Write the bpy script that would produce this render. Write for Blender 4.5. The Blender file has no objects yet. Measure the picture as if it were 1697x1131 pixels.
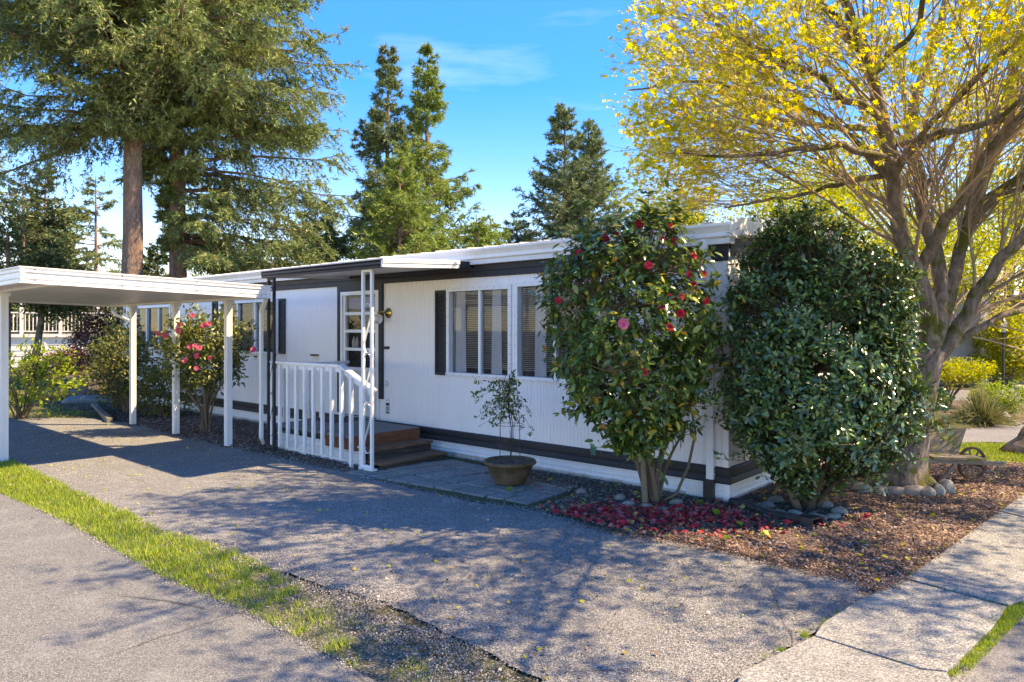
import bpy, math, random
import numpy as np
from mathutils import Vector, Matrix
random.seed(7)
rng = np.random.default_rng(11)
scene = bpy.context.scene
COL = scene.collection
# ------------------------------------------------------------------ camera, sky, sun, exposure
EYE = 1.72
cam_d = bpy.data.cameras.new('camera'); cam = bpy.data.objects.new('camera', cam_d); COL.objects.link(cam)
cam.location = (0, 0, EYE); cam.rotation_euler = (math.radians(90), 0, 0)
cam_d.sensor_width = 36; cam_d.lens = 36*1173/1697.0
cam_d.shift_y = (545-565.5)/1697.0
cam_d.clip_start = 0.05; cam_d.clip_end = 1500
scene.camera = cam
SUN_EL = math.radians(47.5); SUN_AZ = math.radians(90.8)      # azimuth clockwise from +Y
world = bpy.data.worlds.new('World'); scene.world = world; world.use_nodes = True
wn = world.node_tree.nodes; wl = world.node_tree.links; wn.clear()
wo = wn.new('ShaderNodeOutputWorld'); bg = wn.new('ShaderNodeBackground'); sky = wn.new('ShaderNodeTexSky')
sky.sky_type = 'NISHITA'; sky.sun_disc = False; sky.sun_elevation = SUN_EL; sky.sun_rotation = SUN_AZ
sky.altitude = 0; sky.air_density = 0.8; sky.dust_density = 0.0; sky.ozone_density = 3.0
bg.inputs['Strength'].default_value = 0.19
hs = wn.new('ShaderNodeHueSaturation'); hs.inputs['Saturation'].default_value = 1.98; hs.inputs['Hue'].default_value = 0.525
tcw = wn.new('ShaderNodeTexCoord'); mpw = wn.new('ShaderNodeMapping'); mpw.inputs['Scale'].default_value = (2.2, 2.2, 11)
nzw = wn.new('ShaderNodeTexNoise'); nzw.inputs['Scale'].default_value = 1.6; nzw.inputs['Detail'].default_value = 7
crw = wn.new('ShaderNodeValToRGB'); crw.color_ramp.elements[0].position = .6; crw.color_ramp.elements[1].position = .95
crw.color_ramp.elements[1].color = (.05, .05, .05, 1)
mxw = wn.new('ShaderNodeMix'); mxw.data_type = 'RGBA'; mxw.inputs[7].default_value = (9.5, 9.8, 10.5, 1)
wl.new(tcw.outputs['Generated'], mpw.inputs['Vector']); wl.new(mpw.outputs[0], nzw.inputs['Vector'])
wl.new(nzw.outputs['Fac'], crw.inputs['Fac']); wl.new(crw.outputs['Color'], mxw.inputs[0])
gmw = wn.new('ShaderNodeGamma'); gmw.inputs['Gamma'].default_value = 0.6
wl.new(sky.outputs[0], gmw.inputs['Color']); wl.new(gmw.outputs[0], hs.inputs['Color']); wl.new(hs.outputs[0], mxw.inputs[6])
wl.new(mxw.outputs[2], bg.inputs['Color']); wl.new(bg.outputs[0], wo.inputs['Surface'])
sd = bpy.data.lights.new('sun', 'SUN'); sd.energy = 2.0; sd.angle = math.radians(0.55); sd.color = (1.0, 0.98, 0.92)
sun = bpy.data.objects.new('sun', sd); COL.objects.link(sun)
S = Vector((math.sin(SUN_AZ)*math.cos(SUN_EL), math.cos(SUN_AZ)*math.cos(SUN_EL), math.sin(SUN_EL)))
sun.rotation_euler = S.to_track_quat('Z', 'Y').to_euler(); sun.location = S*60
scene.view_settings.view_transform = 'Standard'; scene.view_settings.look = 'None'
scene.view_settings.gamma = 1; scene.view_settings.use_curve_mapping = False
scene.view_settings.exposure = 2.58
scene.view_settings.use_white_balance = True
scene.view_settings.white_balance_temperature = 12000
scene.view_settings.white_balance_tint = 15
scene.render.engine = 'CYCLES'

# ------------------------------------------------------------------ geometry helpers
def NP(a): return np.asarray(a, dtype=float)
def nrm(a): return a/np.maximum(np.linalg.norm(a, axis=-1, keepdims=True), 1e-9)
def mesh_np(name, V, F):
    """F: list of (faces array M x k) groups"""
    me = bpy.data.meshes.new(name)
    V = np.ascontiguousarray(V, dtype=np.float32)
    if not isinstance(F, (list, tuple)): F = [F]
    F = [np.ascontiguousarray(f, dtype=np.int32) for f in F if len(f)]
    nl = sum(f.size for f in F); nf = sum(len(f) for f in F)
    me.vertices.add(len(V)); me.vertices.foreach_set('co', V.ravel())
    me.loops.add(nl); me.loops.foreach_set('vertex_index', np.concatenate([f.ravel() for f in F]))
    me.polygons.add(nf)
    sizes = np.concatenate([np.full(len(f), f.shape[1], dtype=np.int32) for f in F])
    starts = np.concatenate([[0], np.cumsum(sizes)[:-1]]).astype(np.int32)
    me.polygons.foreach_set('loop_start', starts); me.polygons.foreach_set('loop_total', sizes)
    me.update(calc_edges=True)
    return me
def place(name, me, mat, parent=None, loc=(0, 0, 0), smooth=False):
    if mat is not None and len(me.materials) == 0: me.materials.append(mat)
    if smooth: me.polygons.foreach_set('use_smooth', np.ones(len(me.polygons), dtype=bool))
    o = bpy.data.objects.new(name, me); COL.objects.link(o); o.parent = parent; o.location = loc
    return o
class MB:
    def __init__(s): s.v = []; s.f = []
    def add(s, vs, fs):
        b = len(s.v); s.v += [tuple(float(c) for c in v) for v in vs]; s.f += [tuple(b+i for i in f) for f in fs]; return s
    def box(s, x0, x1, y0, y1, z0, z1):
        v = [(x0,y0,z0),(x1,y0,z0),(x1,y1,z0),(x0,y1,z0),(x0,y0,z1),(x1,y0,z1),(x1,y1,z1),(x0,y1,z1)]
        return s.add(v, [(0,3,2,1),(4,5,6,7),(0,1,5,4),(1,2,6,5),(2,3,7,6),(3,0,4,7)])
    def beam(s, a, b, w, h, up=(0, 0, 1)):
        a = Vector(a); b = Vector(b); t = (b-a).normalized(); r = t.cross(Vector(up)).normalized(); u = r.cross(t)
        v = []
        for p in (a, b):
            for i, j in ((-1,-1),(1,-1),(1,1),(-1,1)): v.append(p+r*(i*w/2)+u*(j*h/2))
        return s.add(v, [(0,1,2,3),(7,6,5,4),(0,4,5,1),(1,5,6,2),(2,6,7,3),(3,7,4,0)])
    def prism(s, prof, a, b, out, up=(0, 0, 1)):
        """profile (out, up) points swept from a to b, capped"""
        a = Vector(a); b = Vector(b); o = Vector(out); u = Vector(up); n = len(prof)
        v = [p+o*x+u*y for p in (a, b) for x, y in prof]
        f = [(i, (i+1) % n, n+(i+1) % n, n+i) for i in range(n)]
        return s.add(v, f+[tuple(range(n-1, -1, -1)), tuple(range(n, 2*n))])
    def tube(s, pts, rad, n=8, cap=True):
        pts = [Vector(p) for p in pts]; m = len(pts)
        if not hasattr(rad, '__len__'): rad = [rad]*m
        d = (pts[-1]-pts[0]).normalized() if (pts[-1]-pts[0]).length > 1e-6 else Vector((0,0,1))
        ref = Vector((0,0,1)) if abs(d.z) < .8 else Vector((1,0,0))
        v = []
        for i, p in enumerate(pts):
            t = (pts[min(i+1, m-1)]-pts[max(i-1, 0)]).normalized()
            a = t.cross(ref)
            a = a.normalized() if a.length > 1e-4 else Vector((0, 1, 0)); b = t.cross(a)
            for k in range(n):
                q = 2*math.pi*k/n; v.append(p+(a*math.cos(q)+b*math.sin(q))*rad[i])
        f = [(i*n+k, i*n+(k+1) % n, (i+1)*n+(k+1) % n, (i+1)*n+k) for i in range(m-1) for k in range(n)]
        if cap: f += [tuple(range(n-1, -1, -1)), tuple(range((m-1)*n, m*n))]
        return s.add(v, f)
    def lathe(s, prof, c=(0, 0, 0), n=24, jit=0):
        m = len(prof); v = []
        for r, z in prof:
            for k in range(n):
                q = 2*math.pi*k/n; rr = r*(1+random.uniform(-jit, jit)); v.append((c[0]+rr*math.cos(q), c[1]+rr*math.sin(q), c[2]+z))
        return s.add(v, [(i*n+k, i*n+(k+1) % n, (i+1)*n+(k+1) % n, (i+1)*n+k) for i in range(m-1) for k in range(n)])
    def obj(s, name, mat, parent=None, loc=(0, 0, 0), smooth=False, bev=0, off=(0, 0, 0)):
        me = bpy.data.meshes.new(name)
        me.from_pydata([(x-off[0], y-off[1], z-off[2]) for x, y, z in s.v], [], s.f); me.update()
        o = place(name, me, mat, parent, loc, smooth)
        if bev:
            m = o.modifiers.new('bevel', 'BEVEL'); m.width = bev; m.segments = 2; m.limit_method = 'ANGLE'
        return o
def thing(name, label, cat, loc=(0, 0, 0), rz=0, group=None):
    o = bpy.data.objects.new(name, None); COL.objects.link(o); o.location = loc; o.rotation_euler = (0, 0, rz)
    o.empty_display_size = .2
    return tag(o, label, cat, group)
def tag(o, label=None, cat=None, group=None, kind=None):
    if label: o['label'] = label
    if cat: o['category'] = cat
    if group: o['group'] = group
    if kind: o['kind'] = kind
    return o
def struct(o): o['kind'] = 'structure'; return o
def tubes_np(P, R, n=4):
    """P (N,K,3), R (N,K) -> V, F"""
    N, K, _ = P.shape
    T = np.gradient(P, axis=1); T = nrm(T)
    mt = np.abs(nrm(P[:, -1]-P[:, 0])); ax = np.argmin(mt, axis=1)
    ref = np.eye(3)[ax][:, None, :].repeat(K, 1)
    A = nrm(np.cross(T, ref)); B = np.cross(T, A)
    q = np.arange(n)*2*np.pi/n
    V = P[:, :, None, :]+(A[:, :, None, :]*np.cos(q)[None, None, :, None]+B[:, :, None, :]*np.sin(q)[None, None, :, None])*R[:, :, None, None]
    base = (np.arange(N)*K*n)[:, None, None]; i = (np.arange(K-1)*n)[None, :, None]; k = np.arange(n)[None, None, :]; k2 = (k+1) % n
    F = np.stack([base+i+k, base+i+k2, base+i+n+k2, base+i+n+k], axis=-1).reshape(-1, 4)
    return V.reshape(-1, 3), F
def join_np(parts):
    V = []; F = {}; o = 0
    for v, f in parts:
        V.append(v)
        for g in (f if isinstance(f, list) else [f]):
            F.setdefault(g.shape[1], []).append(g+o)
        o += len(v)
    return np.concatenate(V), [np.concatenate(x) for x in F.values()]
def frames(axis, normal):
    y = nrm(axis); x = nrm(np.cross(y, normal)); z = np.cross(x, y); return np.stack([x, y, z], axis=-1)
def inst(tv, tf, pos, M, sc):
    """stamp template tv, tf at pos with 3x3 frames M and scale sc"""
    tv = NP(tv); N = len(pos); k = len(tv)
    if np.ndim(sc) == 1: sc = np.asarray(sc)[:, None]
    V = np.einsum('nij,kj->nki', M, tv)*np.asarray(sc)[:, None, :]+pos[:, None, :]
    out = []
    for f in tf:
        f = NP(f).astype(int)
        out.append((f[None]+(np.arange(N)*k)[:, None, None]).reshape(-1, f.shape[1]))
    return V.reshape(-1, 3), out
LEAF = ([(0,0,0),(-.21,.3,.05),(-.2,.66,.05),(0,1,-.08),(.2,.66,.05),(.21,.3,.05),(0,.32,0),(0,.68,-.02)],
        [[(0,6,1),(2,7,3),(3,7,4),(0,5,6)], [(1,6,7,2),(5,4,7,6)]])
SMALL = ([(0,0,0),(-.3,.5,.06),(0,1,-.04),(.3,.5,.06)], [[(0,3,1),(1,3,2)]])
def maple_template():
    v = [(0, 0, 0)]; f = []
    for a, l in ((-75,.62),(-38,.88),(0,1),(38,.88),(75,.62)):
        a = math.radians(a); d = (math.sin(a), math.cos(a)); p = (math.cos(a), -math.sin(a)); w = .13
        b = len(v); v += [(d[0]*.4*l-p[0]*w, d[1]*.4*l-p[1]*w, .03), (d[0]*l, d[1]*l, -.08), (d[0]*.4*l+p[0]*w, d[1]*.4*l+p[1]*w, .03)]
        f += [(0, b+2, b+1, b)]
    return v, [f]
MAPLE = maple_template()
def rdir(n, r=rng): return nrm(r.normal(size=(n, 3)))
def inside(px, py, poly):
    c = np.zeros(px.shape, bool); n = len(poly); j = n-1
    for i in range(n):
        xi, yi = poly[i]; xj, yj = poly[j]
        m = ((yi > py) != (yj > py)) & (px < (xj-xi)*(py-yi)/((yj-yi) if yj != yi else 1e-9)+xi); c ^= m; j = i
    return c
def fnoise(x, y, sc, seed=0):
    r = np.random.default_rng(seed); s = np.zeros_like(x)
    for o in range(9):
        a = r.uniform(0, 6.28); k = 6.28/sc*r.uniform(.5, 2.2); p = r.uniform(0, 6.28)
        s += np.sin(k*(x*np.cos(a)+y*np.sin(a))+p+1.7*np.sin(.6*k*(x*np.sin(a)-y*np.cos(a))+p*2))
    return s/9*1.6

# ------------------------------------------------------------------ materials
MATS = {}
class NT:
    def __init__(s, name):
        s.m = bpy.data.materials.new(name); s.m.use_nodes = True; s.t = s.m.node_tree; s.n = s.t.nodes; s.n.clear()
        s.out = s.n.new('ShaderNodeOutputMaterial'); s.b = s.n.new('ShaderNodeBsdfPrincipled'); s.l(s.b.outputs[0], s.out.inputs[0])
        s.tc = s.n.new('ShaderNodeTexCoord')
    def l(s, a, b): s.t.links.new(a, b)
    def noise(s, scale, detail=6, rough=.6, stretch=None):
        z = s.n.new('ShaderNodeTexNoise'); z.inputs['Scale'].default_value = scale; z.inputs['Detail'].default_value = detail; z.inputs['Roughness'].default_value = rough
        v = s.tc.outputs['Object']
        if stretch:
            mp = s.n.new('ShaderNodeMapping'); mp.inputs['Scale'].default_value = stretch; s.l(v, mp.inputs[0]); v = mp.outputs[0]
        s.l(v, z.inputs['Vector']); return z.outputs['Fac']
    def voro(s, scale, feature='F1', out='Distance'):
        z = s.n.new('ShaderNodeTexVoronoi'); z.feature = feature; z.inputs['Scale'].default_value = scale; s.l(s.tc.outputs['Object'], z.inputs['Vector']); return z.outputs[out]
    def ramp(s, fac, stops):
        r = s.n.new('ShaderNodeValToRGB'); e = r.color_ramp.elements
        while len(e) < len(stops): e.new(.5)
        for i, (p, c) in enumerate(stops):
            e[i].position = p; e[i].color = (c[0], c[1], c[2], 1) if hasattr(c, '__len__') else (c, c, c, 1)
        s.l(fac, r.inputs[0]); return r.outputs[0]
    def mix(s, fac, a, b, mode='MIX'):
        m = s.n.new('ShaderNodeMix'); m.data_type = 'RGBA'; m.blend_type = mode
        for i, x in ((0, fac), (6, a), (7, b)):
            if hasattr(x, 'is_output'): s.l(x, m.inputs[i])
            else: m.inputs[i].default_value = x if i == 0 else (x[0], x[1], x[2], 1)
        return m.outputs[2]
    def math(s, op, a, b=0):
        m = s.n.new('ShaderNodeMath'); m.operation = op
        for i, x in ((0, a), (1, b)):
            if hasattr(x, 'is_output'): s.l(x, m.inputs[i])
            else: m.inputs[i].default_value = x
        return m.outputs[0]
    def base(s, c):
        if hasattr(c, 'is_output'): s.l(c, s.b.inputs['Base Color'])
        else: s.b.inputs['Base Color'].default_value = (*c, 1)
    def bump(s, h, dist, strength=1):
        b = s.n.new('ShaderNodeBump'); b.inputs['Distance'].default_value = dist; b.inputs['Strength'].default_value = strength
        s.l(h, b.inputs['Height']); s.l(b.outputs[0], s.b.inputs['Normal'])
    def set(s, rough=.6, spec=.5, metal=0):
        s.b.inputs['Roughness'].default_value = rough; s.b.inputs['Specular IOR Level'].default_value = spec; s.b.inputs['Metallic'].default_value = metal; return s
def paint(name, c, rough=.45, dirt=.25, dcol=(.25, .22, .17), sc=3, stretch=(1, 1, .35), bump=.0006):
    t = NT(name); t.set(rough, .4)
    n = t.noise(sc, 8, .65, stretch); d = t.ramp(n, [(.42, 0), (.78, dirt)])
    n2 = t.noise(sc*14, 4, .6); d2 = t.ramp(n2, [(.6, 0), (.8, dirt*.7)])
    t.base(t.mix(d2, t.mix(d, c, dcol), dcol)); t.bump(n2, bump); return t.m
def wood(name, c1, c2, sc=1, axis=0, rough=.75, bump=.002):
    t = NT(name); t.set(rough, .3); st = [60, 60, 60]; st[axis] = 3
    n = t.noise(sc, 6, .7, tuple(st)); n2 = t.noise(4, 4)
    c = t.mix(t.ramp(n, [(.35, 0), (.65, 1)]), c1, c2); c = t.mix(t.ramp(n2, [(.4, 0), (.75, .5)]), c, [x*.5 for x in c1])
    t.base(c); t.bump(n, bump); return t.m
def leafmat(name, stops, rough=.4, spec=.5, trans=.35, tint=(1.25, 1.2, .6)):
    t = NT(name); t.set(rough, spec)
    g = t.n.new('ShaderNodeNewGeometry'); oi = t.n.new('ShaderNodeObjectInfo')
    r = t.math('FRACT', t.math('ADD', g.outputs['Random Per Island'], oi.outputs['Random']))
    c = t.ramp(r, stops); nz = t.noise(.9, 3); c = t.mix(t.ramp(nz, [(.35, .0), (.7, .3)]), c, [x*.75 for x in stops[0][1]])
    t.base(c)
    tr = t.n.new('ShaderNodeBsdfTranslucent'); t.l(t.mix(1.0, c, tint, 'MULTIPLY'), tr.inputs[0])
    ms = t.n.new('ShaderNodeMixShader'); ms.inputs[0].default_value = trans
    t.l(t.b.outputs[0], ms.inputs[1]); t.l(tr.outputs[0], ms.inputs[2]); t.l(ms.outputs[0], t.out.inputs[0]); return t.m
def bark(name, c1, c2, moss=None, sc=1.0, bump=.03):
    t = NT(name); t.set(.9, .2)
    n = t.noise(9*sc, 8, .7, (1, 1, .22)); v = t.noise(26*sc, 5, .7, (1, 1, .3))
    c = t.mix(t.ramp(n, [(.36, 0), (.64, 1)]), c1, c2); c = t.mix(t.ramp(v, [(.45, .0), (.62, .55)]), c, [x*.35 for x in c1])
    if moss: c = t.mix(t.ramp(t.noise(3.2, 6, .7), [(.5, 0), (.6, .95)]), c, moss)
    t.base(c); t.bump(t.math('ADD', n, v), bump); return t.m
def gravel_mat(name, cols, sc, big, rough=.9, bump=.004, patch=(.12, .1, .08), pf=.35, cracks=0):
    t = NT(name); t.set(rough, .25)
    vc = t.voro(sc, 'F1', 'Color'); sep = t.n.new('ShaderNodeSeparateColor'); t.l(vc, sep.inputs[0])
    c = t.ramp(sep.outputs[0], [(i/(len(cols)-1)*.9+.05, k) for i, k in enumerate(cols)])
    d = t.voro(sc, 'F1'); c = t.mix(t.ramp(d, [(.45, 0), (.85, .75)]), c, [x*.3 for x in cols[0]])
    nb = t.noise(big, 6, .65); c = t.mix(t.ramp(nb, [(.4, 0), (.72, pf)]), c, patch)
    n3 = t.noise(big*5, 5, .7); c = t.mix(t.ramp(n3, [(.5, 0), (.8, .25)]), c, [min(1, x*1.3) for x in cols[-1]])
    t.base(c)
    if cracks:
        mp = t.n.new('ShaderNodeMixRGB'); nz = t.n.new('ShaderNodeTexNoise'); nz.inputs['Scale'].default_value = 2.2; nz.inputs['Detail'].default_value = 6; t.l(t.tc.outputs['Object'], nz.inputs['Vector'])
        mp.inputs[0].default_value = .12; t.l(t.tc.outputs['Object'], mp.inputs[1]); t.l(nz.outputs['Color'], mp.inputs[2])
        vv = t.n.new('ShaderNodeTexVoronoi'); vv.feature = 'DISTANCE_TO_EDGE'; vv.inputs['Scale'].default_value = cracks; t.l(mp.outputs[0], vv.inputs['Vector'])
        ck = t.ramp(vv.outputs['Distance'], [(.0012, 1), (.0045, 0)]); ck = t.math('MULTIPLY', ck, t.ramp(t.noise(.8, 3), [(.50, 0), (.60, .85)]))
        t.base(t.mix(ck, t.mix(t.ramp(t.noise(.35, 5, .7), [(.48, 0), (.7, .45)]), c, [x*.9 for x in cols[1]]), (.03, .028, .025)))
    h = t.math('SUBTRACT', 1, d); t.bump(h, bump); return t.m

M = {}
M['white'] = paint('white_metal', (.80, .79, .77), .4, .22)
M['wall'] = paint('wall_paint', (.87, .83, .80), .55, .22, (.48, .44, .39), 1.0, (1, 1, .18))
M['trim'] = paint('charcoal_trim', (.024, .023, .026), .6, .14, (.10, .095, .09), 4)
M['roofm'] = paint('roof_metal', (.62, .62, .62), .4, .35, (.2, .19, .16), 2)
M['soffit'] = paint('soffit', (.72, .70, .68), .5, .25)
t = NT('skirting_white'); t.set(.45, .4); sx_ = t.n.new('ShaderNodeSeparateXYZ'); t.l(t.tc.outputs['Object'], sx_.inputs[0])
n = t.noise(7, 7, .7); g_ = t.math('SUBTRACT', t.math('ADD', t.math('MULTIPLY', n, .16), .0), sx_.outputs[2]); spl = t.ramp(g_, [(.0, 0), (.07, .8)])
t.base(t.mix(spl, t.mix(t.ramp(t.noise(16, 6, .7, (1, 1, .2)), [(.5, 0), (.75, .25)]), (.80, .79, .77), (.35, .32, .26)), (.17, .13, .09))); M['skirtw'] = t.m
M['carroof'] = paint('carport_soffit', (.70, .68, .66), .45, .35, (.38, .33, .28), 1.3)
M['rail'] = paint('rail_paint', (.80, .80, .79), .5, .45, (.3, .27, .22), 9)
M['deck'] = paint('deck_paint', (.16, .165, .165), .7, .4, (.07, .06, .05), 4, (1, 1, 1))
M['orange'] = wood('stained_wood', (.13, .045, .025), (.28, .105, .05), 1, 1)
M['tread'] = wood('worn_tread', (.12, .062, .04), (.24, .13, .085), 1, 1)
M['dwood'] = wood('dark_wood', (.035, .03, .026), (.10, .085, .07), 1, 1)
M['gwood'] = wood('grey_wood', (.13, .11, .085), (.27, .24, .19), 1, 0)
M['mosswood'] = None
t = NT('mossy_wood'); t.set(.95, .1); n = t.noise(5, 7, .7); w_ = t.noise(1, 6, .7, (3, 60, 60))
t.base(t.mix(t.ramp(n, [(.46, 0), (.58, .9)]), t.mix(w_, (.10, .075, .055), (.30, .26, .20)), (.12, .13, .02))); t.bump(n, .01); M['mosswood'] = t.m
t = NT('rusty_iron'); t.set(.8, .3); n = t.noise(30, 5); t.base(t.mix(n, (.05, .035, .03), (.16, .08, .05))); M['rust'] = t.m
t = NT('brass'); t.set(.25, .5, 1); t.base((.55, .36, .12)); M['brass'] = t.m
t = NT('window_glass'); t.set(.03, .6); t.b.inputs['Base Color'].default_value = (.03, .035, .04, 1); t.b.inputs['Alpha'].default_value = .22; M['glass'] = t.m
t = NT('frosted_glass'); t.set(.3, .5); t.base((.75, .74, .7)); t.b.inputs['Transmission Weight'].default_value = .5; M['frost'] = t.m
t = NT('blind'); t.set(.5, .3); t.base((.62, .61, .60)); M['blind'] = t.m
t = NT('curtain'); t.set(.8, .1); t.base((.80, .79, .78)); M['curtain'] = t.m
t = NT('dark_room'); t.set(.9, .1); t.base((.05, .045, .042)); M['dark'] = t.m  # near-black colour stands in for the gloom of unlit rooms
t = NT('door_panel'); t.set(.5, .4); t.base((.62, .61, .59)); M['doorp'] = t.m
M['black'] = paint('black_plastic', (.028, .027, .03), .4, .5, (.14, .12, .10), 6, (1, 1, 1))
t = NT('terracotta_mossy'); t.set(.9, .2); n = t.noise(9, 8, .7); n2 = t.noise(40, 4)
t.base(t.mix(t.ramp(n, [(.45, 0), (.65, .8)]), t.mix(n2, (.13, .075, .045), (.22, .14, .085)), (.045, .045, .014))); t.bump(n, .012); M['pot'] = t.m
t = NT('river_rock'); t.set(.8, .3); n = t.noise(7, 7, .65); n2 = t.noise(60, 4, .7); oi = t.n.new('ShaderNodeObjectInfo')
c = t.ramp(oi.outputs['Random'], [(0, (.36, .33, .28)), (.4, (.28, .26, .20)), (.7, (.33, .25, .22)), (1, (.22, .21, .19))])
c = t.mix(t.ramp(n, [(.42, 0), (.66, .6)]), c, (.13, .12, .08)); c = t.mix(t.ramp(n2, [(.45, 0), (.7, .4)]), c, (.45, .43, .38)); t.base(c); t.bump(n2, .004); M['rock'] = t.m
M['drive'] = gravel_mat('driveway_gravel', [(.10, .098, .093), (.175, .172, .163), (.24, .235, .22), (.42, .41, .39)], 130, .7, pf=.25, patch=(.10, .09, .08), cracks=.55)
M['asph'] = gravel_mat('neighbour_asphalt', [(.112, .110, .104), (.155, .152, .144), (.183, .179, .168), (.31, .30, .285)], 170, .5, bump=.002, pf=.3, patch=(.10, .10, .095), cracks=.4)
M['verge'] = gravel_mat('verge_dirt', [(.045, .038, .028), (.09, .08, .055), (.13, .12, .085), (.26, .245, .21)], 95, .9, bump=.008, patch=(.13, .16, .03), pf=.5)
M['road'] = gravel_mat('road_asphalt', [(.15, .14, .14), (.19, .18, .175), (.22, .21, .2), (.3, .29, .28)], 140, .5, bump=.002)
M['conc'] = gravel_mat('sidewalk_concrete', [(.13, .128, .12), (.23, .225, .21), (.31, .305, .285), (.45, .44, .41)], 120, .9, bump=.002, patch=(.16, .15, .13), pf=.4)
M['paver'] = gravel_mat('paver_stone', [(.16, .155, .145), (.25, .24, .225), (.30, .29, .27), (.42, .41, .38)], 160, 2.5, bump=.003, patch=(.10, .10, .08), pf=.5)
M['mulch'] = gravel_mat('bark_mulch', [(.05, .033, .026), (.13, .08, .06), (.21, .13, .10), (.34, .24, .19)], 60, .9, bump=.012, patch=(.05, .032, .024), pf=.6)
M['soil'] = gravel_mat('yard_soil', [(.05, .045, .02), (.07, .075, .025), (.09, .10, .035), (.16, .13, .08)], 40, .6, bump=.01, patch=(.10, .07, .04), pf=.6)
M['chip'] = leafmat('mulch_chips', [(0, (.075, .042, .032)), (.35, (.17, .10, .072)), (.7, (.28, .175, .13)), (.93, (.42, .31, .25)), (1, (.6, .5, .42))], .9, .2, 0)
M['stone'] = leafmat('loose_stones', [(0, (.08, .078, .08)), (.35, (.17, .165, .16)), (.7, (.30, .285, .27)), (.92, (.48, .46, .43)), (1, (.40, .30, .22))], .85, .25, 0)
M['petal'] = leafmat('petals', [(0, (.60, .015, .03)), (.35, (.90, .04, .06)), (.68, (.95, .18, .19)), (.86, (.42, .09, .04)), (.94, (.42, .25, .12)), (1, (.7, .5, .1))], .6, .3, .2, (1, .6, .5))
M['pink'] = leafmat('pink_petals', [(0, (.75, .10, .20)), (1, (.85, .22, .33))], .6, .3, .25, (1, .7, .7))
M['red'] = leafmat('red_petals', [(0, (.42, .008, .025)), (1, (.62, .02, .06))], .6, .3, .2, (1, .5, .5))
M['grass'] = leafmat('grass_blades', [(0, (.13, .22, .03)), (.4, (.22, .36, .045)), (.75, (.38, .46, .06)), (.93, (.55, .50, .10)), (1, (.55, .45, .2))], .6, .3, .35)
M['camleaf'] = leafmat('camellia_leaves', [(0, (.045, .10, .025)), (.5, (.085, .16, .035)), (.8, (.14, .23, .045)), (.92, (.28, .34, .06)), (.97, (.60, .45, .05)), (1, (.55, .25, .04))], .24, .6, .22)
M['laurel'] = leafmat('glossy_dark_leaves', [(0, (.032, .085, .030)), (.45, (.070, .15, .046)), (.86, (.12, .22, .06)), (.96, (.22, .40, .07)), (1, (.45, .38, .08))], .22, .8, .15)
M['rholeaf'] = leafmat('rhododendron_leaves', [(0, (.07, .09, .02)), (.5, (.14, .17, .04)), (1, (.30, .30, .10))], .4, .5, .25)
M['yleaf'] = leafmat('maple_leaves', [(0, (.44, .46, .04)), (.4, (.68, .66, .06)), (.62, (.72, .58, .08)), (.76, (.60, .36, .10)), (.84, (.46, .52, .06)), (1, (.70, .70, .08))], .5, .3, .5, (1.25, 1.15, .4))
M['ybg'] = leafmat('spring_leaves', [(0, (.22, .26, .02)), (.4, (.38, .40, .03)), (.75, (.52, .46, .04)), (1, (.30, .36, .04))], .6, .3, .5, (1.2, 1.15, .4))
M['olive'] = leafmat('olive_leaves', [(0, (.07, .09, .025)), (.5, (.13, .15, .04)), (1, (.22, .21, .07))], .6, .3, .3)
M['maroon'] = leafmat('maroon_leaves', [(0, (.07, .025, .025)), (.5, (.16, .06, .05)), (1, (.32, .16, .13))], .5, .3, .3, (1.2, .8, .7))
M['lime'] = leafmat('lime_leaves', [(0, (.14, .22, .02)), (.5, (.26, .36, .03)), (1, (.40, .46, .06))], .5, .3, .4)
M['fir'] = leafmat('fir_needles', [(0, (.085, .14, .055)), (.4, (.165, .235, .085)), (.8, (.27, .35, .13)), (.95, (.38, .41, .18)), (1, (.30, .17, .07))], .6, .3, .25)
M['fir2'] = leafmat('hemlock_needles', [(0, (.10, .18, .055)), (.4, (.19, .29, .08)), (.8, (.32, .42, .11)), (1, (.46, .52, .16))], .6, .3, .3)
M['fir3'] = leafmat('spruce_needles', [(0, (.085, .14, .08)), (.4, (.15, .215, .11)), (.8, (.25, .32, .15)), (1, (.36, .41, .21))], .6, .3, .2)
M['dkfir'] = leafmat('dark_evergreen', [(0, (.04, .06, .022)), (.5, (.07, .10, .035)), (1, (.15, .18, .05))], .6, .3, .15)
M['tuft'] = leafmat('tuft_grass', [(0, (.18, .20, .05)), (.5, (.32, .32, .12)), (1, (.5, .46, .26))], .6, .3, .35)
M['firbark'] = bark('fir_bark', (.20, .12, .09), (.34, .235, .185), bump=.05)
M['mbark'] = bark('maple_bark', (.15, .11, .085), (.33, .26, .21), (.09, .095, .012), bump=.03)
M['twig'] = leafmat('maple_twigs', [(0, (.24, .15, .10)), (.5, (.38, .26, .18)), (1, (.30, .27, .14))], .7, .3, 0)
M['stem'] = leafmat('shrub_stems', [(0, (.14, .10, .065)), (1, (.25, .19, .13))], .8, .2, 0)
M['dstem'] = leafmat('dark_stems', [(0, (.06, .045, .03)), (1, (.11, .085, .06))], .8, .2, 0)
M['siding'] = paint('grey_siding', (.25, .24, .225), .6, .2, (.2, .2, .18), 2)
M['cream'] = paint('cream_siding', (.62, .58, .48), .6, .2, (.3, .28, .22), 2)

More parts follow.
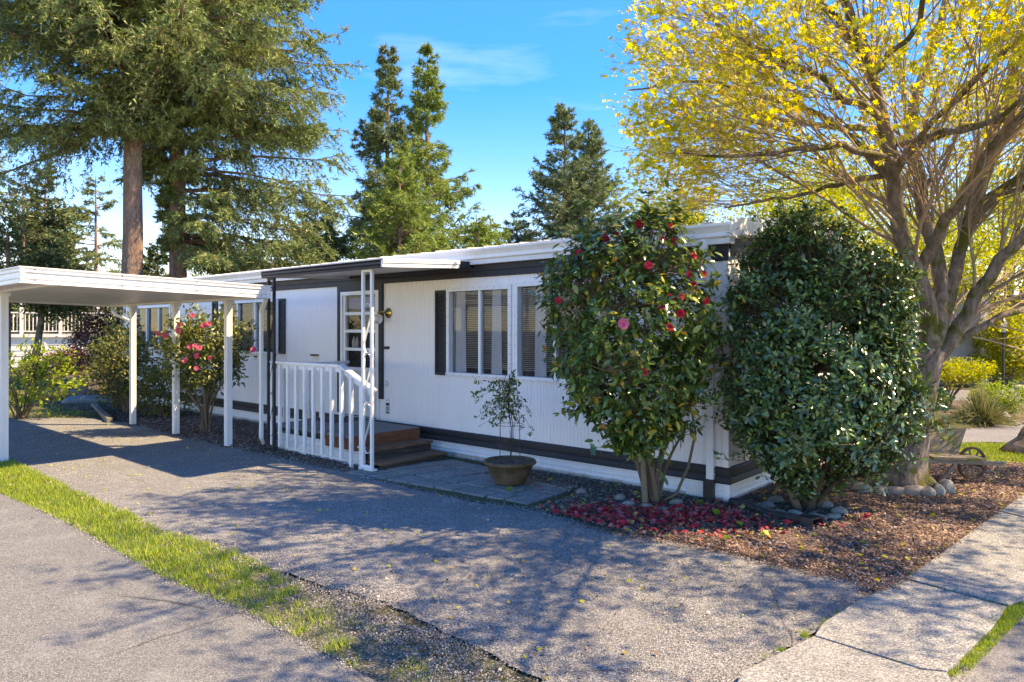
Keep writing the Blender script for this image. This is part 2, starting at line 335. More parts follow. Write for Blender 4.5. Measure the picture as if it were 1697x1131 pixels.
# ------------------------------------------------------------------ ground
F_PX = 1173.0
def G(px, py, z=0.0):
    """ground point (metres) from its image pixel coordinates"""
    Y = F_PX*(EYE-z)/(py-545.0); return ((px-848.5)/F_PX*Y, Y)
def rough_edge(poly, step=.12, amp=.018, seed=1):
    r = random.Random(seed); out = []
    n = len(poly)
    for i in range(n):
        a = Vector(poly[i]); b = Vector(poly[(i+1) % n]); L = (b-a).length; k = max(1, min(90, int(L/step)))
        t = (b-a)/max(L, 1e-6); p = Vector((-t.y, t.x))
        for j in range(k): out.append(a+(b-a)*(j/k)+p*(r.uniform(-amp, amp) if j else 0))
    return [(v.x, v.y) for v in out]
def sheet(name, poly, z, mat, rough=True, amp=.018, seed=1):
    pts = rough_edge(poly, amp=amp, seed=seed) if rough else poly
    me = bpy.data.meshes.new(name); me.from_pydata([(x, y, z) for x, y in pts], [], [tuple(range(len(pts)))]); me.update()
    if me.polygons[0].normal.z < 0: me.flip_normals()
    return struct(place(name, me, mat))
def shrink(poly, g):
    n = len(poly); out = []; A = sum(poly[i][0]*poly[(i+1) % n][1]-poly[(i+1) % n][0]*poly[i][1] for i in range(n)); s = 1 if A > 0 else -1
    for i in range(n):
        p = Vector(poly[i]); a = (p-Vector(poly[i-1])); b = (Vector(poly[(i+1) % n])-p)
        if a.length < 1e-5 or b.length < 1e-5: out.append(tuple(p)); continue
        a.normalize(); b.normalize(); na = Vector((-a.y, a.x))*s; nb = Vector((-b.y, b.x))*s; m = na+nb
        if m.length < .3: m = na
        m.normalize(); out.append(tuple(p+m*g/max(.4, m.dot(na))))
    return out
def edge_dist(X, Y, poly):
    D = np.full(X.shape, 1e9)
    for (ax, ay), (bx, by) in zip(poly, poly[1:]+poly[:1]):
        l2 = max(1e-9, (bx-ax)**2+(by-ay)**2); t_ = np.clip(((X-ax)*(bx-ax)+(Y-ay)*(by-ay))/l2, 0, 1)
        D = np.minimum(D, np.hypot(X-ax-t_*(bx-ax), Y-ay-t_*(by-ay)))
    return D
def bumpy(name, poly, cell, z0, amp, sc, mat, seed=3, bound=None):
    P = NP(poly); x0, y0 = P.min(0); x1, y1 = P.max(0)
    xs = np.arange(x0, x1+cell, cell); ys = np.arange(y0, y1+cell, cell)
    X, Y = np.meshgrid(xs, ys, indexing='ij'); nx, ny = X.shape
    Z = z0+amp*fnoise(X, Y, sc, seed)+amp*.5*fnoise(X, Y, sc/4, seed+1)
    poly = [tuple(p) for p in poly]; Z = .009+(Z-.009)*np.clip(edge_dist(X, Y, poly)/.16-.15, 0, 1); poly = shrink(poly, -.05)
    cx = (X[:-1, :-1]+X[1:, 1:])/2; cy = (Y[:-1, :-1]+Y[1:, 1:])/2
    m = inside(cx+.25*cell*fnoise(cx, cy, .2, 5), cy, poly)
    idx = np.arange(nx*ny).reshape(nx, ny)
    F = np.stack([idx[:-1, :-1], idx[1:, :-1], idx[1:, 1:], idx[:-1, 1:]], -1)[m]
    V = np.stack([X+.2*cell*fnoise(X, Y, .15, 8), Y+.2*cell*fnoise(X, Y, .15, 9), Z], -1).reshape(-1, 3)
    used = np.unique(F); re = np.zeros(nx*ny, int); re[used] = np.arange(len(used))
    return struct(place(name, mesh_np(name, V[used], re[F]), mat, smooth=True))
def scatter(poly, n, seed=1):
    r = np.random.default_rng(seed); P = NP(poly); a = P.min(0); b = P.max(0)
    q = r.uniform(a, b, size=(n*6, 2)); q = q[inside(q[:, 0], q[:, 1], poly)]; return q[:n]
gr = bpy.data.meshes.new('ground'); gr.from_pydata([(-500, -60, 0), (500, -60, 0), (500, 900, 0), (-500, 900, 0)], [], [(0, 1, 2, 3)]); struct(place('ground', gr, M['soil']))
SW_IN = [(-1.5, -1.5), G(1226, 1131), G(1361, 1047), G(1496, 970), G(1600, 896), G(1697, 826), (7.6, 9.4), (14, 14.5)]
SW_OUT = [(0.2, -1.5), G(1572, 1131), G(1649, 1054), G(1697, 1009), (5.9, 6.9), (8.6, 8.6), (15, 13.2)]
drive_poly = [(-2.6, -1.5)] + [G(900, 1131)] + [G(640, 1000), G(438, 944), G(362, 913), G(267, 887), G(229, 864), G(164, 837), G(61, 788), G(11, 763), G(-60, 735), G(-60, 700), G(60, 694), G(150, 695), G(229, 704), G(294, 725), G(375, 742), G(435, 755), G(496, 769), G(600, 790), G(620, 797), G(786, 836), G(885, 849), G(960, 868), G(1030, 888), G(1100, 898), G(1214, 921), G(1329, 948), G(1435, 970), G(1458, 990)] + [G(1361, 1047), G(1226, 1131), (-1.5, -1.5)]
asph_poly = [(-6, -1.5), (-1.4, -1.5), G(760, 1200), G(600, 1123), G(476, 1054), G(419, 1024), G(343, 993), G(267, 959), G(183, 910), G(130, 879), G(65, 847), G(0, 820), G(-150, 770), (-16, 10.5), (-16, -1.5)]
sheet('driveway', drive_poly, .014, M['drive'], amp=.03, seed=2)
sheet('neighbour_driveway', asph_poly, .018, M['asph'], amp=.012, seed=3)
sheet('street', [(.2, -1.5)]+SW_OUT[1:]+[(30, 9), (30, -1.5)], .010, M['road'], amp=.01, seed=4)
strip_poly = [G(-40, 745), G(11, 763), G(61, 786), G(164, 835), G(229, 862), G(267, 885), G(362, 911), G(438, 942), G(520, 985), G(640, 1060), G(760, 1131), G(900, 1250), (-1.9, 1.5), (-1.5, 1.5), G(600, 1125), G(476, 1056), G(419, 1026), G(343, 995), G(267, 961), G(183, 912), G(130, 881), G(65, 849), G(0, 822), G(-60, 800)]
bumpy('verge', strip_poly, .04, .013, .013, .5, M['verge'])
mulch_poly = [G(1454, 993), G(1435, 970), G(1329, 948), G(1214, 921), G(1100, 898), G(1030, 888), G(960, 868), G(885, 849), G(960, 824), G(880, 800), (0.05, 8.6), (2.1, 6.97), (5.2, 10.2), G(1530, 768), G(1697, 772), (9.2, 9.6), (7.6, 9.35)] + [G(1697, 826), G(1600, 896), G(1496, 970)]
bumpy('mulch_bed', mulch_poly, .06, .030, .016, .8, M['mulch'])
hb_poly = [G(229, 704), G(294, 725), G(375, 742), G(435, 755), G(496, 769), G(600, 790), (-1.6, 9.3), (-2.3, 10.8), (-10, 17.5), (-11, 16.5)]
bumpy('house_bed', hb_poly, .07, .024, .014, .7, M['mulch'], seed=7)
bumpy('patio_bed', [G(600, 790), G(620, 797), G(786, 836), G(885, 849), G(960, 826), G(880, 800), (.05, 8.62), (-.8, 9.45), (-1.9, 10.3)], .06, .012, .005, .5, M['soil'], seed=8)
lawn_poly = [(3.5, 9.4), G(1530, 768), G(1697, 772), (9.2, 9.6), (15, 13.8), (15, 14.4), G(1790, 733), G(1697, 735), G(1530, 735), (3.8, 10.7)]
sheet('lawn', lawn_poly, .012, M['soil'], seed=5)
sheet('cross_road', [(3.0, 10.65), G(1530, 735), G(1697, 735), (30, 10.7), (30, 12.6), (2.6, 12.6)], .016, M['road'], amp=.03, seed=6)
sheet('far_road', [(4, 17.6), (11, 16.8), (30, 15.6), (30, 19.6), (4, 19.6)], .016, M['road'], amp=.05, seed=7)
bark_back = [G(130, 640), (-19, 24), (-22, 28), (-11, 30), (-11, 22)]
sheet('back_mulch_bed', bark_back, .008, M['mulch'], seed=9)
# sidewalk slabs: cut across at the joints seen in the photograph
sw = tag(thing('sidewalk', 'pale concrete sidewalk', 'sidewalk'), kind='structure')
for k in ('label', 'category'): del sw[k]
def lerp(a, b, t): return (a[0]+(b[0]-a[0])*t, a[1]+(b[1]-a[1])*t)
slabs = [[(-1.5,-1.5), G(1226,1131), G(1347,1069), G(1527,1127), G(1572,1131), (0.2,-1.5)],
         [G(1347,1069), G(1361,1047), G(1420,1010), G(1498,973), G(1671,1020), G(1649,1054), G(1572,1131), G(1527,1127)],
         [G(1498,971), G(1550,934), G(1654,857), G(1697,868), (6.2, 7.05), (5.0, 6.05), G(1697,1009), G(1673,1018)],
         [G(1655,856), G(1697,826), (6.2, 8.1), (7.3, 7.8), (6.25, 7.1), G(1699,867)],
         [(6.22,8.12), (7.6,9.4), (9.4,10.8), (10.5, 9.9), (8.6,8.6), (7.33,7.81)],
         [(9.42,10.82), (14,14.5), (15,13.2), (10.53,9.93)]]
def slab(name, poly, z0, z1, mat, parent, bev=.006, g=.008):
    p = shrink(poly, g); n = len(p)
    A = sum(p[i][0]*p[(i+1) % n][1]-p[(i+1) % n][0]*p[i][1] for i in range(n))
    if A < 0: p = p[::-1]
    mb = MB(); mb.add([(x, y, z0) for x, y in p]+[(x, y, z1) for x, y in p], [tuple(range(n-1, -1, -1)), tuple(range(n, 2*n))]+[(i, (i+1) % n, n+(i+1) % n, n+i) for i in range(n)])
    return mb.obj(name, mat, parent, bev=bev)
for s_ in slabs: slab('slab', s_, -.02, .055, M['conc'], sw)

# ------------------------------------------------------------------ the mobile home; local axes: x along the long wall, y out of it, z up
C = Vector((2.106, 6.93, 0)); DX = Vector((-.75, .6614, 0)); DN = Vector((-.6614, -.75, 0)); HR = math.atan2(.6614, -.75)
def HW(t, d, z=0): v = C+DX*t+DN*d; return (v.x, v.y, z)
LEN, WID = 15.2, 4.3
SL = .115
house = thing('mobile_home', 'long white mobile home with charcoal trim bands, dark shutters and a ribbed metal roof', 'mobile home', tuple(C), HR)
openings = [(3.98-1.15, 3.98, 1.10, 2.25), (1.34, 2.76, 1.10, 2.28), (8.30, 10.44, 1.27, 2.24), (12.63, 14.5, 1.27, 2.23), (5.46, 6.36, .37, 2.30)]
def siding(length, zf, opens, pt, pitch=.05):
    mb = MB(); n = int(length/pitch); g = .003; dp = -.004
    for i in range(n):
        a = i*pitch; b = a+pitch; cuts = [(.35, zf((a+b)/2))]
        for x0, x1, z0, z1 in opens:
            if x0 < (a+b)/2 < x1:
                nc = []
                for c0, c1 in cuts:
                    if z0 > c0: nc.append((c0, min(z0, c1)))
                    if z1 < c1: nc.append((max(z1, c0), c1))
                cuts = nc
        for c0, c1 in cuts:
            xs = [a, a+g, a+g*1.6, b-g*.6, b]; ys = [dp, dp, 0, 0, dp]
            for j in range(4):
                mb.add([pt(xs[j], ys[j], c0), pt(xs[j+1], ys[j+1], c0), pt(xs[j+1], ys[j+1], c1), pt(xs[j], ys[j], c1)], [(0, 1, 2, 3)])
    return mb
siding(LEN, lambda x: 2.50, openings, lambda a, o, z: (a, o, z)).obj('front_siding', M['wall'], house)
siding(WID, lambda x: 2.74+SL*min(x, WID-x), [], lambda a, o, z: (-o, -a, z)).obj('gable_siding', M['wall'], house)
siding(WID, lambda x: 2.74+SL*min(x, WID-x), [], lambda a, o, z: (LEN+o, -a, z)).obj('gable_siding', M['wall'], house)
siding(LEN, lambda x: 2.50, [], lambda a, o, z: (a, -WID-o, z)).obj('rear_siding', M['wall'], house)
mb = MB(); mb.box(.02, LEN-.02, -WID+.02, -.16, .0, 2.6); mb.obj('dark_backing', M['dark'], house)  # backing box, its dark colour painted so the windows look unlit inside
# corner trims
for x, y in ((0, 0), (LEN, 0), (0, -WID)): MB().box(x-.02, x+.045, y-.045, y+.012, .36, 2.5).obj('corner_trim', M['wall'], house)
# skirting
sk = [(0, -.04), (.030, -.04), (.030, .055), (.040, .062), (.046, .075), (.040, .088), (.030, .095), (.030, .112), (.036, .118), (.036, .130), (.028, .137), (.028, .178), (.040, .186), (.040, .200), (0, .200)]
x = 0.0
while x < LEN-.1:
    x1 = min(x+1.86, LEN); MB().prism(sk, (x+.002, 0, 0), (x1-.002, 0, 0), (0, 1, 0)).obj('skirting_panel', M['skirtw'], house); x = x1
x = 0.05
while x < WID-.1:
    x1 = min(x+1.9, WID); MB().prism(sk, (0, -x-.002+.04, 0), (0, -x1+.002, 0), (-1, 0, 0)).obj('skirting_panel', M['skirtw'], house); x = x1
MB().box(-.045, 0.02, -.01, .045, -.03, .20).obj('skirting_corner', M['white'], house, bev=.004)
bd = [(0, .203), (.048, .203), (.052, .215), (.040, .262), (.040, .268), (.030, .275), (.030, .29), (.044, .296), (.044, .345), (.034, .358), (0, .360)]
MB().prism(bd, (-.05, 0, 0), (LEN, 0, 0), (0, 1, 0)).obj('lower_trim_band', M['trim'], house)
MB().prism(bd, (0, -.005, 0), (0, -WID, 0), (-1, 0, 0)).obj('lower_trim_band', M['trim'], house)
ub = [(0, 2.385), (.022, 2.385), (.022, 2.455), (.016, 2.46), (.016, 2.466), (.024, 2.47), (.024, 2.54), (0, 2.54)]
MB().prism(ub, (-.02, 0, 0), (LEN, 0, 0), (0, 1, 0)).obj('upper_trim_band', M['trim'], house)
for s0, s1 in ((0.03, WID/2), (WID, WID/2)):
    MB().prism([(0, -.17), (.03, -.17), (.03, 0), (0, 0)], (0, -s0, 2.60), (0, -s1, 2.60+SL*WID/2), (-1, 0, 0)).obj('upper_trim_band', M['trim'], house)
MB().box(-.08, LEN+.08, 0, .10, 2.545, 2.60).obj('soffit_board', M['soffit'], house)
gp = [(.02, 2.602), (.105, 2.602), (.125, 2.615), (.125, 2.655), (.145, 2.69), (.165, 2.715), (.165, 2.738), (.155, 2.738), (.152, 2.72), (.11, 2.66), (.105, 2.62), (.02, 2.62)]
x = -.11
while x < LEN: x1 = min(x+3.4, LEN+.1); MB().prism(gp, (x+.0015, 0, 0), (x1-.0015, 0, 0), (0, 1, 0)).obj('gutter', M['white'], house); x = x1
MB().box(-.116, -.106, .02, .165, 2.60, 2.74).obj('gutter_end_cap', M['white'], house)
# rake: ribbed metal fascia on the gable
def rake(side):
    x0 = -.10 if side == 0 else LEN+.10; sg = -1 if side == 0 else 1
    mb = MB(); k = 46
    for i in range(k):
        a = -.02+(WID+.04)*i/k; b = -.02+(WID+.04)*(i+1)/k; m = (a+b)/2
        h = lambda s: 2.64+SL*min(max(s, 0), WID-min(s, WID) if s < WID else 0)
        for (p, q, o1, o2) in ((a, a+.3*(b-a), 0, .012), (a+.3*(b-a), a+.7*(b-a), .012, .012), (a+.7*(b-a), b, .012, 0)):
            mb.add([(x0+sg*o1, -p, h(p)), (x0+sg*o2, -q, h(q)), (x0+sg*o2, -q, h(q)+.155), (x0+sg*o1, -p, h(p)+.155)], [(0, 1, 2, 3)])
    mb.obj('ribbed_rake', M['white'], house)
    for s0, s1 in ((0, WID/2), (WID, WID/2)):
        MB().prism([(-.1, -.02), (.02, -.02), (.02, .0), (-.1, 0)], (x0, -s0, 2.64), (x0, -s1, 2.64+SL*WID/2), (sg, 0, 0)).obj('rake_trim', M['soffit'], house)
rake(0); rake(1)
# roof panels with a raised rib at every seam
PW = .30
rp = MB(); y0, y1 = .09, -WID/2; z0, z1 = 2.745, 2.745+SL*(WID/2+.09)
def rpan(y0, y1, z0, z1):
    rp = MB(); pr = [(0, .0), (0, .028), (.018, .028), (.026, .004), (PW-.004, .004), (PW-.004, .0)]
    V = [(a, y0, z0+b) for a, b in pr]+[(a, y1, z1+b) for a, b in pr]; n = len(pr)
    rp.add(V, [(i, (i+1) % n, n+(i+1) % n, n+i) for i in range(n)]+[tuple(range(n-1, -1, -1)), tuple(range(n, 2*n))]); return rp
first = rpan(.09, -WID/2, 2.743, 2.743+SL*WID/2).obj('roof_panel', M['roofm'], house)
second = rpan(-WID-.09, -WID/2-.003, 2.743, 2.742+SL*WID/2).obj('roof_panel', M['roofm'], house)
npan = int((LEN+.2)/PW)+1
for pn in (first, second):
    pn.location = (-.1, 0, 0)
    for i in range(1, npan):
        o = pn.copy(); COL.objects.link(o); o.location = (-.1+i*PW, 0, 0)
        o.location.z = random.uniform(-.002, .003)
MB().prism([(-.1, 0), (0, .03), (.1, 0), (0, .012)], (-.1, -WID/2, 2.745+SL*WID/2+.012), (LEN+.1, -WID/2, 2.745+SL*WID/2+.012), (0, 1, 0)).obj('ridge_cap', M['roofm'], house)
# weep flange: short upturned flashing tabs behind the gutter
# windows
def window(x0, x1, z0, z1, muls, slide=True, curtain=(), blind=True):
    fr = MB(); w = .055
    fr.box(x0-.02, x1+.02, -.10, .022, z1-.045, z1+.012); fr.box(x0-.02, x1+.02, -.10, .030, z0-.012, z0+.035)
    fr.box(x0-.02, x0+w-.02, -.10, .020, z0+.035, z1-.045); fr.box(x1-w+.02, x1+.02, -.10, .020, z0+.035, z1-.045)
    win = fr.obj('window', M['white'], house, bev=.003)
    for m in muls: MB().box(m-.022, m+.022, -.05, .012, z0+.036, z1-.046).obj('mullion', M['white'], win)
    xs = [x0+.036]+sorted(muls)+[x1-.036]
    for i in range(len(xs)-1):
        MB().box(xs[i]+.024, xs[i+1]-.024, -.026-.012*(i % 2), -.022-.012*(i % 2), z0+.036, z1-.046).obj('pane', M['glass'], win)
    if blind:
        mb = MB(); z = z0+.10
        while z < z1-.06:
            mb.add([(x0+.05, -.078, z), (x1-.05, -.078, z), (x1-.05, -.060, z+.014), (x0+.05, -.060, z+.014)], [(0, 1, 2, 3)]); z += .024
        tag(mb.obj('blind_slats', M['blind'], win), kind='stuff')
    for cx0, cx1 in curtain:
        mb = MB(); n = 16
        for i in range(n):
            a = cx0+(cx1-cx0)*i/n; b = cx0+(cx1-cx0)*(i+1)/n
            ya, yb = -.052+.008*math.sin(i*1.7), -.052+.008*math.sin((i+1)*1.7)
            tp = .3
            mb.add([(a, ya, z0+.04), (b, yb, z0+.04), (b*.8+.2*(cx0+cx1)/2, yb, z1-.05), (a*.8+.2*(cx0+cx1)/2, ya, z1-.05)], [(0, 1, 2, 3)])
        mb.obj('curtain', M['curtain'], win, smooth=True)
    # screws along the flange
    mb = MB(); x = x0+.03
    while x < x1:
        for zz, yy in ((z1-.01, .022), (z0+.002, .030)): mb.box(x-.004, x+.004, yy-.001, yy+.003, zz-.004, zz+.004)
        x += .12
    z = z0+.06
    while z < z1-.05:
        for xx in (x0-.003, x1+.003): mb.box(xx-.004, xx+.004, .018, .023, z-.004, z+.004)
        z += .12
    tag(mb.obj('screws', M['rust'], win), kind='stuff')
    return win
window(2.83, 3.96, 1.10, 2.26, [3.36], curtain=[(3.66, 3.86), (3.02, 3.2)])
window(1.36, 2.74, 1.10, 2.28, [2.13], curtain=[(2.30, 2.48), (1.5, 1.8)])
window(8.32, 10.42, 1.27, 2.24, [9.05, 9.7], curtain=[(9.1, 9.25)])
window(12.65, 14.5, 1.27, 2.23, [13.25, 13.9])
SLATME = {}
def shutter(x0, x1, z0, z1):
    fr = MB(); fr.box(x0, x0+.03, .002, .03, z0, z1); fr.box(x1-.03, x1, .002, .03, z0, z1); fr.box(x0+.03, x1-.03, .002, .03, z1-.04, z1); fr.box(x0+.03, x1-.03, .002, .03, z0, z0+.04)
    fr.box(x0+.03, x1-.03, .002, .006, z0+.04, z1-.04)
    s = fr.obj('shutter', M['trim'], house)
    w = x1-x0-.064; k = round(w, 3)
    if k not in SLATME:
        m = MB().add([(0, .006, 0), (w, .006, 0), (w, .024, .008), (0, .024, .008), (0, .006, .034), (w, .006, .034), (w, .014, .034), (0, .014, .034)],
                     [(0, 3, 2, 1), (4, 5, 6, 7), (3, 7, 6, 2), (0, 4, 7, 3), (1, 2, 6, 5)])
        me = bpy.data.meshes.new('slat'); me.from_pydata(m.v, [], m.f); me.update(); SLATME[k] = me
    z = z0+.042
    while z < z1-.07: place('slat', SLATME[k], M['trim'], s, (x0+.032, 0, z)); z += .036
shutter(3.99, 4.19, 1.09, 2.24); shutter(8.02, 8.22, 1.28, 2.24); shutter(10.46, 10.68, 1.28, 2.25)
# door with black surround
sur = MB(); sur.box(5.33, 6.46, .002, .035, 2.30, 2.384); sur.box(5.33, 5.42, .002, .034, .68, 2.30); sur.box(6.385, 6.46, .002, .034, .40, 2.30)
door = sur.obj('door_surround', M['trim'], house)
dm = MB(); dm.box(5.42, 5.47, -.08, .03, .37, 2.295); dm.box(6.335, 6.385, -.08, .03, .37, 2.295); dm.box(5.47, 6.335, -.08, .03, 2.235, 2.295)
door = dm.obj('door', M['white'], house, bev=.003)
MB().box(5.475, 6.33, -.06, -.02, .38, 1.08).obj('kick_panel', M['doorp'], door, bev=.004)
MB().box(5.56, 6.25, -.021, -.014, .48, .98).obj('pressed_panel', M['doorp'], door, bev=.004)
for z in (1.08, 1.38, 1.66, 1.93): MB().box(5.53, 6.275, -.05, .008, z, z+.045).obj('storm_bar', M['white'], door)
for a, b in ((5.475, 5.53), (6.275, 6.33)): MB().box(a, b, -.05, .010, 1.08, 2.233).obj('storm_stile', M['white'], door)
MB().box(5.53, 6.275, -.022, -.018, 1.12, 2.23).obj('door_glass', M['glass'], door)
MB().box(5.54, 6.26, -.06, -.04, 2.02, 2.2).obj('roller_blind', M['curtain'], door)
for x, c in ((6.18, 'curtain'), (6.10, 'curtain'), (5.98, 'orange')):
    MB().lathe([(.0, 0), (.028, 0), (.03, .10), (.012, .15), (.012, .17), (0, .17)], (x, -.085, 1.426), 10).obj('bottle', M[c], door, smooth=True)
MB().tube([(5.51, .03, 1.18), (5.51, .07, 1.18), (5.51, .07, 1.30), (5.51, .03, 1.30)], .009, 6).obj('handle', M['trim'], door)
# wall lamp
lampo = MB().lathe([(0, 0), (.075, 0), (.075, .012), (.055, .02), (.03, .024), (.028, .05), (0, .05)], (0, 0, 0), 20)
lampo.v = [(x+5.22, z, y+1.95) for x, y, z in lampo.v]
lo = lampo.obj('wall_lamp', M['brass'], house, smooth=True)
MB().tube([(5.22, .03, 1.95), (5.23, .12, 1.97), (5.25, .17, 1.955), (5.25, .17, 1.92)], .014, 8).obj('lamp_arm', M['brass'], lo, smooth=True)
MB().lathe([(.03, 0), (.062, -.03), (.068, -.08), (.045, -.125), (0, -.14)], (5.25, .17, 1.93), 16).obj('lamp_shade', M['frost'], lo, smooth=True)
MB().box(5.20, 5.33, .003, .03, 1.42, 1.46).obj('door_bell', M['trim'], house, bev=.004)
m_ = MB().lathe([(0, 0), (.045, 0), (.045, .015), (.03, .02), (0, .022)], (0, 0, 0), 16); m_.v = [(x+5.27, z+.002, y+.92) for x, y, z in m_.v]; m_.obj('round_cover_plate', M['doorp'], house)
t = NT('notice_print'); t.set(.5); w_ = t.n.new('ShaderNodeTexWave'); w_.bands_direction = 'Z'; w_.inputs['Scale'].default_value = 22; t.l(t.tc.outputs['Object'], w_.inputs['Vector'])
t.base(t.mix(t.ramp(w_.outputs['Fac'], [(.4, 0), (.6, 1)]), (.06, .06, .06), (.6, .6, .58))); M['notice'] = t.m
for z0, z1, m in ((.655, .685, 'doorp'), (.59, .63, 'trim'), (.50, .58, 'notice'), (.475, .495, 'rust')):
    MB().box(5.20, 5.28, .002, .006, z0, z1).obj('notice_plate', M[m], house)
MB().box(7.02, 7.2, .002, .05, 1.275, 1.30).obj('small_bracket', M['trim'], house)
# crawl space vent
v_ = MB(); v_.box(.10, .42, .030, .046, .040, .175)
vo = v_.obj('crawl_vent', M['white'], house, bev=.004)
for i in range(3):
    for j in range(6): MB().box(.125+i*.095, .205+i*.095, .046, .052, .055+j*.018, .064+j*.018).obj('louvre', M['soffit'], vo)
# downspout at the corner
def downspout(x, parent, y_top=.085, boot=True):
    ds = MB(); P = [(x, .095, 2.60), (x, .095, 2.50), (x, .085, 2.44), (x-.03, .055, 2.38), (x-.05, .045, 2.32), (x-.05, .045, .235)]
    for a, b in zip(P[:-1], P[1:]): ds.beam(a, b, .075, .055, (0, 1, 0))
    d = ds.obj('downspout', M['white'], parent, bev=.003)
    for z in (2.2, 1.0): MB().box(x-.10, x-.0, .005, .078, z, z+.012).obj('strap', M['white'], d)
    MB().box(x-.105, x+.005, .055, .105, 0.02, .235).obj('boot', M['black'], d, bev=.006)
downspout(.20, house)
# roof clutter: gable-end louvre is hidden; plumbing stack behind ridge
MB().tube([(6.5, -2.7, 2.9), (6.5, -2.7, 3.12)], .04, 10).obj('vent_pipe', M['roofm'], house)

# drain pipe running off the boot
dp = MB(); a = Vector((*G(1212, 842), .055)); b = Vector((*G(1322, 872), .05)); n = 150
pts = [a+(b-a)*(i/n)+Vector((0, 0, .01*math.sin(i*.05))) for i in range(n+1)]
dpt = thing('drain_pipe', 'black corrugated drain pipe lying across the mulch from the house corner', 'drain pipe', (a.x, a.y, 0))
dp.tube(pts, [.036+(.010 if i % 4 < 2 else 0) for i in range(n+1)], 10); dp.obj('corrugated_hose', M['black'], dpt, off=(a.x, a.y, 0))
u = (b-a).normalized(); ad = MB(); r = u.cross(Vector((0, 0, 1)))
def ring(p, w, h): return [p-r*w-Vector((0, 0, h)), p+r*w-Vector((0, 0, h)), p+r*w+Vector((0, 0, h)), p-r*w+Vector((0, 0, h))]
R1, R2, R3 = ring(b, .045, .045), ring(b+u*.10+Vector((0, 0, .008)), .075, .055), ring(b+u*.20+Vector((0, 0, .01)), .08, .058)
I3, I2 = ring(b+u*.20+Vector((0, 0, .01)), .07, .048), ring(b+u*.11+Vector((0, 0, .008)), .065, .045)
ad.add(R1+R2+R3+I3+I2, [(0,1,5,4),(1,2,6,5),(2,3,7,6),(3,0,4,7),(4,5,9,8),(5,6,10,9),(6,7,11,10),(7,4,8,11),(8,9,13,12),(9,10,14,13),(10,11,15,14),(11,8,12,15),(12,13,17,16),(13,14,18,17),(14,15,19,18),(15,12,16,19),(16,17,18,19)])
ad.obj('outlet_adapter', M['black'], dpt, off=(a.x, a.y, 0))

# ------------------------------------------------------------------ awning, porch and railing (house axes)
def local(name, label, cat, t, d): return thing(name, label, cat, HW(t, d), HR)
AO = (4.8, 1.36, 0)
aw = local('porch_awning', 'flat awning over the front door on a white scroll post and a black scroll post', 'awning', AO[0], AO[1])
A0, A1 = 3.46, 6.16; ZW, ZF = 2.53, 2.455
sh = MB(); n = 15
for i in range(n):
    x0 = A0+.03+(A1-A0-.06)*i/n; x1 = A0+.03+(A1-A0-.06)*(i+1)/n
    sh = MB(); sh.add([(x0+.006, .03, ZW), (x1-.006, .03, ZW), (x1-.006, 1.44, ZF), (x0+.006, 1.44, ZF), (x0+.006, .03, ZW+.03), (x1-.006, .03, ZW+.03), (x1-.006, 1.44, ZF+.03), (x0+.006, 1.44, ZF+.03)],
           [(0,3,2,1),(4,5,6,7),(0,1,5,4),(1,2,6,5),(2,3,7,6),(3,0,4,7)])
    sh.obj('roof_pan', M['soffit'], aw, off=AO)
MB().add([(A0+.02, .03, ZW+.032), (A1-.02, .03, ZW+.032), (A1-.02, 1.44, ZF+.032), (A0+.02, 1.44, ZF+.032)], [(0, 3, 2, 1)]).obj('roof_skin', M['roofm'], aw, off=AO)
fp = [(0, -.03), (.05, -.03), (.055, -.01), (.045, 0), (.06, .01), (.06, .035), (.048, .042), (.07, .055), (.07, .075), (0, .075)]
MB().prism(fp, (A0-.005, 1.44, ZF), (A1, 1.44, ZF), (0, 1, 0)).obj('front_gutter', M['trim'], aw, off=AO)
MB().prism([(.0705, .040), (.0735, .040), (.0735, .052), (.0705, .052)], (A0, 1.44, ZF+.02), (A1, 1.44, ZF+.02), (0, 1, 0)).obj('gutter_pale_stripe', M['soffit'], aw, off=AO)  # thin pale stripe along the front of the dark gutter
MB().prism([(0, -.03), (.03, -.03), (.03, .015), (.04, .02), (.04, .055), (.03, .07), (0, .07)], (A0+.02, 1.505, ZF), (A0+.02, .28, ZW-.012), (-1, 0, 0)).obj('side_fascia', M['white'], aw, off=AO)
MB().prism([(0, -.028), (.032, -.028), (.032, .06), (0, .06)], (A0+.02, .28, ZW-.012), (A0+.02, .03, ZW), (-1, 0, 0)).obj('side_fascia_flashing', M['trim'], aw, off=AO)
MB().prism([(0, -.03), (.03, -.03), (.03, .07), (0, .07)], (A1-.02, .03, ZW), (A1-.02, 1.44, ZF), (1, 0, 0)).obj('side_fascia', M['white'], aw, off=AO)
